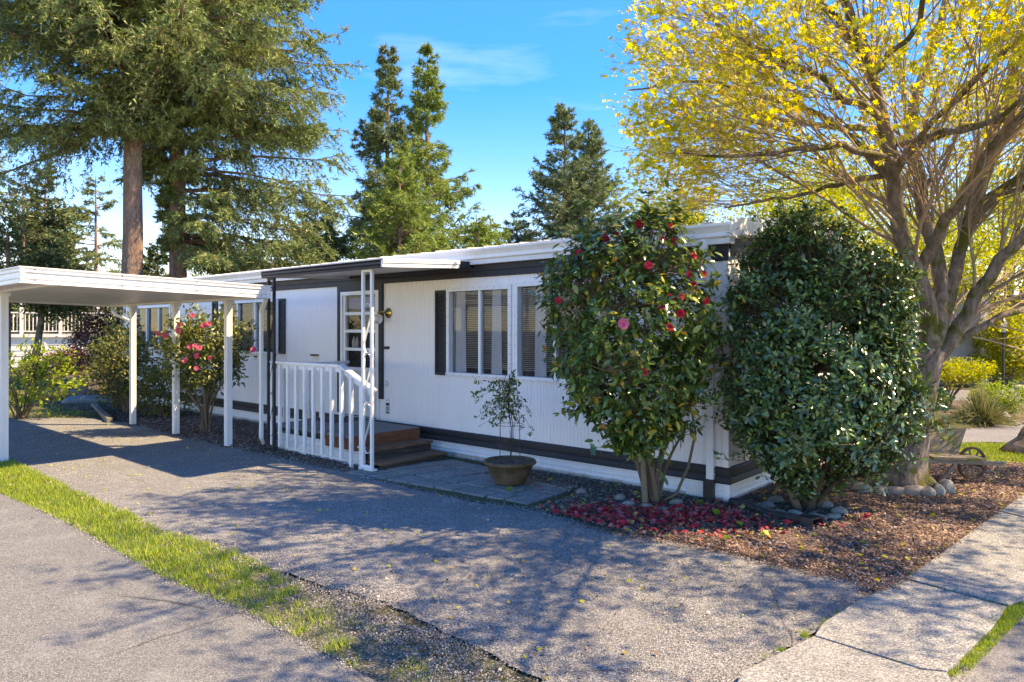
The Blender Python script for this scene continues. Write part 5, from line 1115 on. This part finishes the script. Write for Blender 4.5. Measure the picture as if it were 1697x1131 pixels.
for k in range(8): q_ = 2*math.pi*k/8+.2; MB().beam((wc[0]+.02*math.cos(q_), wc[1], wc[2]+.02*math.sin(q_)), (wc[0]+.134*math.cos(q_), wc[1], wc[2]+.134*math.sin(q_)), .014, .012, (0, 1, 0)).obj('spoke', M['gwood'], wh)
MB().tube([(wc[0], -.17, wc[2]), (wc[0], .17, wc[2])], .012, 8).obj('axle', M['rust'], wb)
MB().tube([(wc[0], -.05, wc[2]), (wc[0], .02, wc[2])], .03, 10).obj('hub', M['gwood'], wh)
for y in (-.155, .15): L_().beam((wc[0], y, wc[2]), (wc[0], y, .2), .024, .05, (0, 1, 0)).obj('axle_block', M['gwood'], wb)

# ================================================================== right background: island bed, grey house
def tuftg(label, px, py, w, h, n, seed, mat='tuft'):
    X, Y = G(px, py); s = Y/F_PX; w *= s; h *= s; r = np.random.default_rng(seed)
    a = r.uniform(0, 6.283, n); tilt = r.uniform(0, 1.15, n); L = h*r.uniform(.7, 1.25, n); d = np.stack([np.cos(a)*np.sin(tilt)*w/h, np.sin(a)*np.sin(tilt)*w/h, np.cos(tilt)], 1)
    b = np.stack([np.cos(a), np.sin(a), 0*a], 1)*(r.uniform(0, .12, n)*w)[:, None]; P = np.stack([b+d*(L*t_)[:, None]*[1, 1, 1]-np.array([0, 0, 1])*(.45*L*t_**2.2*np.sin(tilt))[:, None] for t_ in (0, .4, .75, 1)], 1)
    R = np.tile(NP([.006, .006, .004, .001])*Y/14, (n, 1)); V, F = tubes_np(P, R, 3)
    return tag(place('grass_tuft', mesh_np('grass_tuft', V, F), M[mat], None, (X, Y, 0)), label, 'ornamental grass', 'ornamental grasses in the island bed')
tuftg('low straw-coloured grass tuft at the left of the island bed', 1552, 708, 60, 24, 420, 1); tuftg('round pale grass tuft in the middle of the island bed', 1600, 707, 34, 30, 420, 2); tuftg('tallest green fountain of grass in the island bed', 1628, 706, 62, 62, 700, 3)
bush('lace_maple', 'low spreading yellow lace-leaf maple on a short trunk across the road', 'bush', (*G(1570, 676), 0), (G(1582, 676)[0], G(1582, 676)[1], .56+.22), (.95, .7, .24), 4200, 160, .06, SMALL, 'ybg', 101, nm=10, rb=.03, csz=.12, zmin=.5)
bush('round_bush', 'round clipped yellow-green bush at the right of the island bed', 'bush', (*G(1662, 692), 0), (G(1660, 692)[0], G(1660, 692)[1], .36), (.62, .5, .34), 3800, 120, .05, SMALL, 'lime', 102, csz=.10)
bush('rhododendron_bush', 'dark leafy bush beside the maple trunk across the road', 'bush', (*G(1540, 690), 0), (G(1540, 690)[0], G(1540, 690)[1], .4), (.4, .35, .36), 1200, 60, .075, LEAF, 'laurel', 103, csz=.10)
bush('tall_yellow_shrub', 'tall sunlit yellow-green shrub beside the lamp post and grey house corner', 'shrub', (*G(1672, 640), 0), (G(1672, 640)[0], G(1672, 640)[1], 1.25), (.95, .8, 1.15), 6500, 200, .10, SMALL, 'ybg', 104, csz=.2)
sheet('island_bed', [(5.6, 12.6), G(1530, 703), G(1600, 712), G(1697, 703), (11.5, 13.0), (12.6, 15.5), (9.5, 17.5), (6.0, 17.8)], .020, M['mulch'], amp=.05, seed=12)
sheet('far_lawn', [(-1, 17.8), (8, 17.9), (8, 21), (30, 20.9), (30, 60), (-1, 60)], .012, M['soil'], seed=13)
for i, (px, py, w, h, lab) in enumerate([(1664, 702, 22, 24, 'upright dark slab of rock in the island bed'), (1677, 706, 26, 8, 'flat pale rock at the right of the island bed'), (1655, 655, 30, 12, 'pale rock in the row before the grey house, left'), (1672, 652, 26, 12, 'pale rock in the row before the grey house, middle'), (1690, 650, 30, 16, 'pale rock in the row before the grey house, right'), (1530, 648, 44, 30, 'big pale boulder behind the yellow lace-leaf maple')]):
    X, Y = G(px, py); s = Y/F_PX/2; rock(X, Y, w*s, w*s*.7, h*s, random.uniform(-.6, .6), i, lab, 'rocks across the road')
# stump at the right edge
sx, sy = G(1702, 752)
st = MB(); st.tube([(0, 0, -.05), (.03, 0, .06), (.08, 0, .16), (.12, .02, .27), (.14, .02, .33), (.14, .02, .335)], [.34, .25, .19, .165, .15, .02], 18); tag(st.obj('tree_stump', M['mbark'], None, (sx, sy, 0), smooth=True), 'weathered stump at the right edge of the lawn', 'stump')
# grey house
gh = thing('grey_house', 'grey clapboard house across the road with white corner trim', 'house', (14.3, 21.6, 0))
z = .42; k = 0
while z < 2.75: MB().add([(-7.5, -.02, z), (0, -.02, z), (0, 0, z+.21), (-7.5, 0, z+.21), (-7.5, .03, z), (0, .03, z)], [(0, 1, 2, 3), (0, 4, 5, 1)]).obj('clapboard', M['siding'], gh); z += .205
MB().box(-7.5, .0, .02, 6, 0, 2.9).obj('wall', M['siding'], gh); MB().box(-7.5, 0, -.01, .01, 0, .42).obj('skirting', M['deck'], gh)
MB().box(-.02, .16, -.05, .12, 0, 2.9).obj('corner_trim', M['white'], gh); MB().box(.12, .26, .0, 4.5, 0, 2.88).obj('side_trim', M['cream'], gh)
MB().prism([(-.5, 2.9), (7, 2.9), (7, 3.05), (3.2, 3.9), (-.5, 3.06)], (-8, 0, 0), (.5, 0, 0), (0, 1, 0)).obj('roof', M['dwood'], gh)
gw = MB().box(-4.6, -3.3, -.05, .0, 1.2, 2.3).obj('window', M['white'], gh); MB().box(-4.5, -3.4, -.06, -.05, 1.3, 2.2).obj('pane', M['dark'], gw)
gd = thing('house_porch', 'dark shaded house front with white post at the right edge beyond the lamp post', 'house', (16.5, 23.5, 0))
MB().box(0, 9, 0, 5, 0, 2.85).obj('wall', M['siding'], gd); MB().box(.55, .68, -.9, -.77, 0, 2.62).obj('post', M['white'], gd); MB().prism([(-1.3, 2.6), (5.2, 2.9), (5.2, 3.05), (-1.3, 2.75)], (-.6, 0, 0), (9.5, 0, 0), (0, 1, 0)).obj('roof', M['dwood'], gd)
w_ = MB().box(.9, 1.8, -.04, 0, .1, 2.2).obj('door', M['dark'], gd); MB().box(1.7, 1.75, -.08, -.04, 1.0, 1.1).obj('handle', M['brass'], w_)
bn = G(1680, 640); tag(MB().box(-.22, .22, -.2, .2, 0, .75).obj('storage_bin', paint('blue_bin', (.05, .08, .14)), None, (bn[0]+.4, bn[1]+.6, 0), bev=.02), 'dark blue bin beside the tall yellow shrub', 'bin')
lx, ly = G(1663, 646); lp = thing('lamp_post', 'black garden lamp post beside the tall yellow shrub', 'lamp post', (lx, ly, 0))
MB().tube([(0, 0, 0), (0, 0, .12), (0, 0, .121), (0, 0, 1.55)], [.07, .07, .03, .028], 10).obj('pole', M['black'], lp); MB().lathe([(.03, 1.55), (.06, 1.58), (.075, 1.62)], n=8).obj('lamp_base', M['black'], lp)
MB().lathe([(.07, 1.62), (.095, 1.86), (0, 1.86)], n=6).obj('lantern', M['frost'], lp); MB().lathe([(.12, 1.86), (.06, 1.95), (.015, 2.0), (0, 2.04)], n=6).obj('lamp_cap', M['black'], lp)

# ================================================================== left neighbour: raised deck with rails
nh = thing('neighbour_house', 'raised white deck and beige house seen under the carport', 'house', (-18.4, 31.5, 0), math.radians(20))
z = .06
while z < 1.3: MB().add([(-9, -.02, z), (0, -.02, z), (0, 0, z+.24), (-9, 0, z+.24), (-9, .02, z), (0, .02, z)], [(0, 1, 2, 3), (0, 4, 5, 1)]).obj('clapboard', M['white'], nh); z += .24
MB().box(-9, 0, .02, 2.2, 0, 1.34).obj('deck_base', M['siding'], nh); MB().box(-9.1, 1.9, -.12, 2.4, 1.35, 1.48).obj('deck_floor', M['white'], nh)
MB().box(.02, 1.8, .8, 1.0, 0, 1.34).obj('deck_lattice', M['dwood'], nh)
MB().box(-9, 1.8, -.08, -.02, 2.38, 2.44).obj('hand_rail', M['white'], nh); MB().box(-9, 1.8, -.07, -.03, 1.58, 1.63).obj('bottom_rail', M['white'], nh)
pm = bpy.data.meshes.new('baluster'); b_ = MB().box(-.016, .016, -.064, -.036, 1.63, 2.38); pm.from_pydata(b_.v, [], b_.f); pm.update(); pm.materials.append(M['white'])
for i in range(75): o = bpy.data.objects.new('baluster', pm); COL.objects.link(o); o.parent = nh; o.location = (-9+.145*i, 0, 0)
for x in (-8.6, -5.6, -2.9, -1.45, 0, 1.7): MB().box(x-.06, x+.06, -.10, .02, 1.48, 3.3).obj('post', M['white'], nh)
MB().box(-14, -5.8, 2.2, 9, 0, 3.2).obj('wall', M['cream'], nh)
w_ = MB().box(-7.4, -6.6, 2.12, 2.2, 2.1, 3.0).obj('window', M['white'], nh); MB().box(-7.32, -6.68, 2.10, 2.12, 2.18, 2.92).obj('pane', M['dark'], w_)
MB().prism([(1.8, 3.2), (9.5, 3.2), (5.5, 3.8)], (-14, 0, 0), (-5.5, 0, 0), (0, 1, 0)).obj('roof', M['dwood'], nh)
# house number plate column on the neighbour wall
np_ = MB().box(-2.2, -2.0, -.05, -.022, .55, 1.15).obj('number_plate', M['white'], nh)
DIG = {'6': 'acdefg', '9': 'abcdfg'}
SEG = {'a': (0, .10, .07, .012, 1), 'b': (.07, .05, .012, .05, 0), 'c': (.07, 0, .012, .05, 0), 'd': (0, 0, .07, .012, 1), 'e': (0, 0, .012, .05, 0), 'f': (0, .05, .012, .05, 0), 'g': (0, .05, .07, .012, 1)}
for k, ch in enumerate('696'):
    dg = MB()
    for c_ in DIG[ch]: sx_, sz_, w__, h__, _ = SEG[c_]; dg.box(-2.14+sx_, -2.14+sx_+w__+.012*(w__ > .03), -.056, -.050, 1.0-.17*k+sz_, 1.0-.17*k+sz_+h__)
    dg.obj('digit', M['trim'], np_)
ch_ = thing('deck_chair', 'dark slatted chair on the neighbour deck', 'chair', (-21.2, 31.4, 1.48))
MB().box(-.25, .25, -.25, .25, .40, .45).obj('seat', M['dwood'], ch_); MB().box(-.25, .25, .22, .27, .45, 1.0).obj('backrest', M['dwood'], ch_)
for a_ in (-.23, .19):
    for b__ in (-.23, .21): MB().box(a_, a_+.04, b__, b__+.04, 0, .40).obj('leg', M['dwood'], ch_)
# back yard bits
bx, by = G(150, 652); bp = thing('half_barrel', 'weathered half barrel planter lying in the back yard', 'planter', (bx, by, 0))
for k in range(14): a = 2*math.pi*k/14; MB().add([(.42*math.cos(a+d_)*s_, .42*math.sin(a+d_)*s_, z_) for d_, s_, z_ in ((-.21, .85, 0), (.21, .85, 0), (.21, 1, .38), (-.21, 1, .38), (-.21, .78, 0), (.21, .78, 0), (.21, .93, .38), (-.21, .93, .38))], [(0,1,2,3),(7,6,5,4),(0,3,7,4),(1,5,6,2),(3,2,6,7)]).obj('stave', M['gwood'], bp)
for z_, r_ in ((.08, .375), (.28, .413)): MB().lathe([(r_+.004, z_), (r_+.012, z_), (r_+.018, z_+.03), (r_+.008, z_+.03)], n=28).obj('hoop', M['rust'], bp)
x_, y_ = G(118, 662); lg = MB(); lg.tube([(-.7, 0, .12), (0, .03, .12), (.6, -.02, .12)], [.13, .14, .12], 12); tag(lg.obj('fallen_log', M['firbark'], None, (x_, y_, 0), smooth=True), 'dark log lying across the back lawn', 'log')
x_, y_ = G(155, 672); bg_ = MB(); bg_.tube([(-.7, 0, .06), (-.5, 0, .10), (0, .05, .11), (.5, 0, .10), (.75, 0, .05)], [.05, .11, .13, .10, .04], 12); tag(bg_.obj('tarp_roll', paint('teal_tarp', (.07, .14, .16), .6, .4), None, (x_, y_, 0), smooth=True), 'rolled teal tarp lying on the grass behind the carport', 'tarp')
a, b = G(155, 675), G(182, 702); tag(MB().beam((a[0], a[1], .05), (b[0], b[1], .05), .09, .09).obj('edging_timber', M['gwood'], None), 'grey edging timber running back from the second carport post', 'timber')

# ================================================================== grass, chips, gravel, petals
def blades(name, poly, n, h, seed, mat='grass', w=.0035, dens=None, z=.012, lean=.5):
    q = scatter(poly, n, seed); r = np.random.default_rng(seed)
    if dens is not None: q = q[r.uniform(size=len(q)) < dens(q)]
    k = len(q); hh = h*r.uniform(.4, 1.3, k)*(1+.5*fnoise(q[:, 0], q[:, 1], .5, seed)); a = r.uniform(0, 6.28, k); d = np.stack([np.cos(a)*lean, np.sin(a)*lean, np.ones(k)], 1)*hh[:, None]*r.uniform(.6, 1, (k, 1)); b = np.stack([q[:, 0], q[:, 1], np.full(k, z)], 1)
    a2 = r.uniform(0, 6.28, k); s = np.stack([np.cos(a2), np.sin(a2), 0*a2], 1)*w; V = np.stack([b-s, b+s, b+d], 1).reshape(-1, 3)
    o = place(name, mesh_np(name, V, np.arange(len(V)).reshape(-1, 3)), M[mat]); o['kind'] = 'stuff'; return o
near = [G(-40, 745), G(11, 762), G(61, 785), G(164, 834), G(229, 861), G(267, 884), G(362, 908), G(438, 940), G(500, 985), G(560, 1040), G(600, 1120), G(476, 1056), G(419, 1026), G(343, 995), G(267, 961), G(183, 912), G(130, 881), G(65, 849), G(0, 822), G(-60, 800)]
def fade(q):
    a = np.clip((-1.3-q[:, 0])/.9, -.2, 1.0)     # the strip thins out towards the street
    return np.clip(a+.15+1.0*fnoise(q[:, 0], q[:, 1], .45, 4), 0, 1)
blades('strip_grass', near, 62000, .055, 1, dens=fade, w=.0032)
def patchy(q): return np.clip(1.5*fnoise(q[:, 0], q[:, 1], .38, 6)+.12, 0, 1)
blades('sparse_verge_grass', strip_poly, 42000, .028, 2, dens=patchy)
blades('lawn_grass', [(3.6, 9.45), G(1530, 767), G(1697, 771), (9.2, 9.7), (12, 11.5), G(1697, 736), G(1530, 736), (3.9, 10.6)], 30000, .045, 3, w=.005)
blades('back_yard_grass', [(-12.6, 13.8), (-8.2, 13.6), (-8.6, 15.6), (-9.8, 19), (-18, 19), (-18, 14.5)], 24000, .055, 4, w=.006, dens=lambda q: np.clip(.45+fnoise(q[:, 0], q[:, 1], 1.2, 4), 0, 1), z=0)
def line_poly(a, b, w): a = Vector(a); b = Vector(b); n_ = Vector((-(b-a).y, (b-a).x)).normalized()*w; return [tuple(a-n_), tuple(b-n_), tuple(b+n_), tuple(a+n_)]
def gappy(q): return np.clip(2.2*fnoise(q[:, 0], q[:, 1], .3, 9)-.1, 0, 1)
jn = [(SW_IN[1], SW_IN[2]), (SW_IN[2], SW_IN[3]), (SW_IN[3], SW_IN[4]), (SW_OUT[1], SW_OUT[2]), (SW_OUT[2], SW_OUT[3]), (SW_OUT[3], SW_OUT[4]), (G(1497, 971), G(1671, 1019)), (G(1347, 1069), G(1527, 1127))]
for i, (a, b) in enumerate(jn):
    blades('joint_grass', line_poly(a, b, .055 if 3 <= i <= 5 else .022), 2600 if i < 6 else 900, .03 if i < 6 else .02, 20+i, w=.0028, z=.03, dens=gappy if i < 3 else (lambda q: np.clip(.8+fnoise(q[:, 0], q[:, 1], .3, 9), 0, 1)))
blades('mulch_weeds', mulch_poly, 16000, .03, 40, w=.003, z=.03, dens=lambda q: np.clip(4*fnoise(q[:, 0], q[:, 1], .55, 12)-3.1, 0, 1))
def bits(name, q, smin, smax, thick, mat, seed, z, tilt=.35, asp=.5, shape='chip'):
    r = np.random.default_rng(seed); n = len(q); b = np.stack([q[:, 0], q[:, 1], z+r.uniform(0, .01, n)], 1); a = r.uniform(0, 6.28, n)
    y = nrm(np.stack([np.cos(a), np.sin(a), r.normal(0, tilt, n)], 1)); nm = nrm(np.array([0, 0, 1.])+rdir(n, r)*tilt); nm = nrm(nm-np.sum(nm*y, 1, keepdims=True)*y)
    if shape == 'chip': tv = [(-asp/2,-.5,0),(asp/2,-.45,0),(asp/2*.8,.5,0),(-asp/2*.7,.45,0),(0,0,.25)]; tf = [[(0,1,4),(1,2,4),(2,3,4),(3,0,4)]]
    elif shape == 'stone': tv = [(-.5,-.1,0),(0,-.45,0),(.5,0,0),(.05,.45,0),(-.2,-.1,.38),(.2,.1,.34)]; tf = [[(0,1,4),(1,5,4),(1,2,5),(2,3,5),(3,4,5),(3,0,4)]]
    else: tv = [(-.5,0,.12),(0,-.4,0),(.5,0,.12),(.15,.45,.05),(-.2,.45,.1)]; tf = [[(0,1,4),(1,3,4),(1,2,3)]]
    V, F = inst(tv, tf, b, frames(y, nm), r.uniform(smin, smax, n)); o = place(name, mesh_np(name, V, F), M[mat]); o['kind'] = 'stuff'; return o
def keep_out(q):  # not inside the mobile home footprint
    P = np.concatenate([q, np.zeros((len(q), 1))], 1)-np.array(C); return q[~(((P@np.array(DN)) < .04) & ((P@np.array(DX)) > -.04))]
bits('mulch_chips', keep_out(scatter(mulch_poly, 60000, 5)), .008, .036, 0, 'chip', 5, .034, .45, .35)
bits('house_bed_chips', keep_out(scatter(hb_poly, 12000, 6)), .015, .05, 0, 'chip', 6, .030, .45, .35)
near_dr = [(-.4, 3.2), G(700, 1131), G(560, 1010), G(640, 930), G(1000, 900), G(1300, 960), G(1440, 990), G(1361, 1047), G(1226, 1131), (.9, 3.2)]
bits('loose_gravel', scatter(near_dr, 22000, 7), .004, .0095, 0, 'stone', 7, .013, .3, .8, 'stone')
bits('driveway_gravel_grit', scatter(drive_poly, 26000, 8), .004, .009, 0, 'stone', 8, .013, .3, .8, 'stone')
mixp = [G(440, 950), G(520, 975), G(640, 1030), G(760, 1100), G(900, 1250), (-1.4, 1.6), G(620, 1131), G(500, 1060)]
e1 = [G(267, 885), G(362, 912), G(438, 943), G(560, 985), G(640, 1030), G(760, 1100), G(900, 1230)]
r = np.random.default_rng(19); k_ = r.integers(0, 6, 19000); u_ = r.uniform(size=(19000, 1)); q = NP(e1)[k_]*(1-u_)+NP(e1)[k_+1]*u_+r.normal(0, 1, (19000, 2))*np.array([.16, .13])
q = q[(r.uniform(size=len(q)) < np.clip(.35+(q[:, 0]+2.6)*.3, .1, 1)) & (fnoise(q[:, 0], q[:, 1], .4, 6) < .45)]
q = q[:9000]
bits('verge_gravel', q, .005, .014, 0, 'stone', 9, .018, .5, .8, 'stone')
pc_ = (np.array(G(1060, 862)))
r = np.random.default_rng(14)
q = pc_+r.normal(0, 1, (3200, 2))*np.array([.62, .23]); q = q[inside(q[:, 0], q[:, 1], mulch_poly)]; q = q[r.uniform(size=len(q)) < np.clip(.55+.9*fnoise(q[:, 0], q[:, 1], .22, 31), .12, 1)]; bits('fallen_petals', keep_out(q), .018, .062, 0, 'petal', 10, .045, .5, .5, 'petal')
q = np.array(G(1130, 870))+r.normal(0, 1, (260, 2))*np.array([.6, .3]); q = q[inside(q[:, 0], q[:, 1], mulch_poly)]; bits('fallen_petals', keep_out(q), .02, .05, 0, 'petal', 11, .05, .5, .5, 'petal')
q = np.array([G(893, 818), G(899, 824), G(892, 831), G(955, 866), G(975, 850)]); bits('fallen_petals', q, .05, .07, 0, 'petal', 12, .06, .5, .5, 'petal')
q = np.array([G(*p_) for p_ in ((1263, 900), (1270, 898), (966, 848), (968, 840), (1160, 843), (1187, 862), (1225, 880), (1365, 868), (845, 822), (1008, 858), (1115, 880), (1205, 905))]); bits('fallen_leaves', q, .05, .09, 0, 'lime', 13, .06, .4, .4, 'petal')
q = scatter(near, 60, 15); bits('fallen_leaves', q, .02, .045, 0, 'chip', 15, .03, .4, .5, 'petal')

r = np.random.default_rng(23); q = scatter(drive_poly+[], 420, 21); bits('leaf_litter', q, .012, .035, 0, 'yleaf', 21, .022, .5, .5, 'petal')
q = scatter(near_dr, 120, 22); bits('leaf_litter', q, .012, .030, 0, 'chip', 22, .022, .5, .5, 'petal')
q = scatter(asph_poly, 110, 24); bits('leaf_litter', q, .012, .03, 0, 'chip', 24, .026, .5, .5, 'petal')
q = scatter(mulch_poly, 350, 25); bits('leaf_litter', keep_out(q), .02, .05, 0, 'yleaf', 25, .045, .5, .5, 'petal')
for k_, (a, b, h_) in enumerate((((4.9, 6.9), (5.02, 7.15), .05), ((4.3, 6.0), (4.5, 6.1), .045), ((3.6, 5.9), (3.7, 6.15), .045))):
    tag(MB().tube([(a[0], a[1], h_), ((a[0]+b[0])/2+.02, (a[1]+b[1])/2, h_+.012), (b[0], b[1], h_+.004)], [.004, .0035, .002], 5).obj('fallen_twig', M['gwood'], None), ['pale fallen twig on the mulch nearest the barrow', 'pale fallen twig in the middle of the sunlit mulch', 'short fallen twig on the mulch right of the drain pipe outlet'][k_], 'twig')

def along(pts, n, sx, seed):
    r = np.random.default_rng(seed); k = r.integers(0, len(pts)-1, n); u = r.uniform(size=(n, 1)); return NP(pts)[k]*(1-u)+NP(pts)[k+1]*u+r.normal(0, sx, (n, 2))
me_ = [G(1454, 993), G(1435, 970), G(1329, 948), G(1214, 921), G(1100, 898), G(1030, 888), G(960, 868)]
bits('spilled_chips', along(me_, 2600, .05, 31), .006, .028, 0, 'chip', 31, .016, .4, .35)
bits('spilled_chips', along([G(1454, 993), G(1496, 970), G(1600, 896), G(1697, 826), (7.6, 9.4)], 1500, .035, 32), .006, .024, 0, 'chip', 32, .057, .4, .35)
bits('edge_grit', along([G(229, 704), G(294, 725), G(375, 742), G(435, 755), G(496, 769), G(600, 790), G(620, 797), G(786, 836), G(885, 849), G(960, 868)], 3000, .05, 33), .006, .02, 0, 'stone', 33, .014, .4, .8, 'stone')
bits('edge_grit', along([G(65, 847), G(130, 879), G(183, 910), G(267, 959), G(343, 993), G(419, 1024), G(476, 1054), G(600, 1123)], 2200, .03, 34), .005, .013, 0, 'stone', 34, .018, .4, .8, 'stone')
bits('edge_grit', along([G(11, 763), G(61, 788), G(164, 837), G(229, 864), G(267, 887), G(362, 913), G(438, 944)], 2500, .045, 35), .005, .014, 0, 'stone', 35, .015, .4, .8, 'stone')
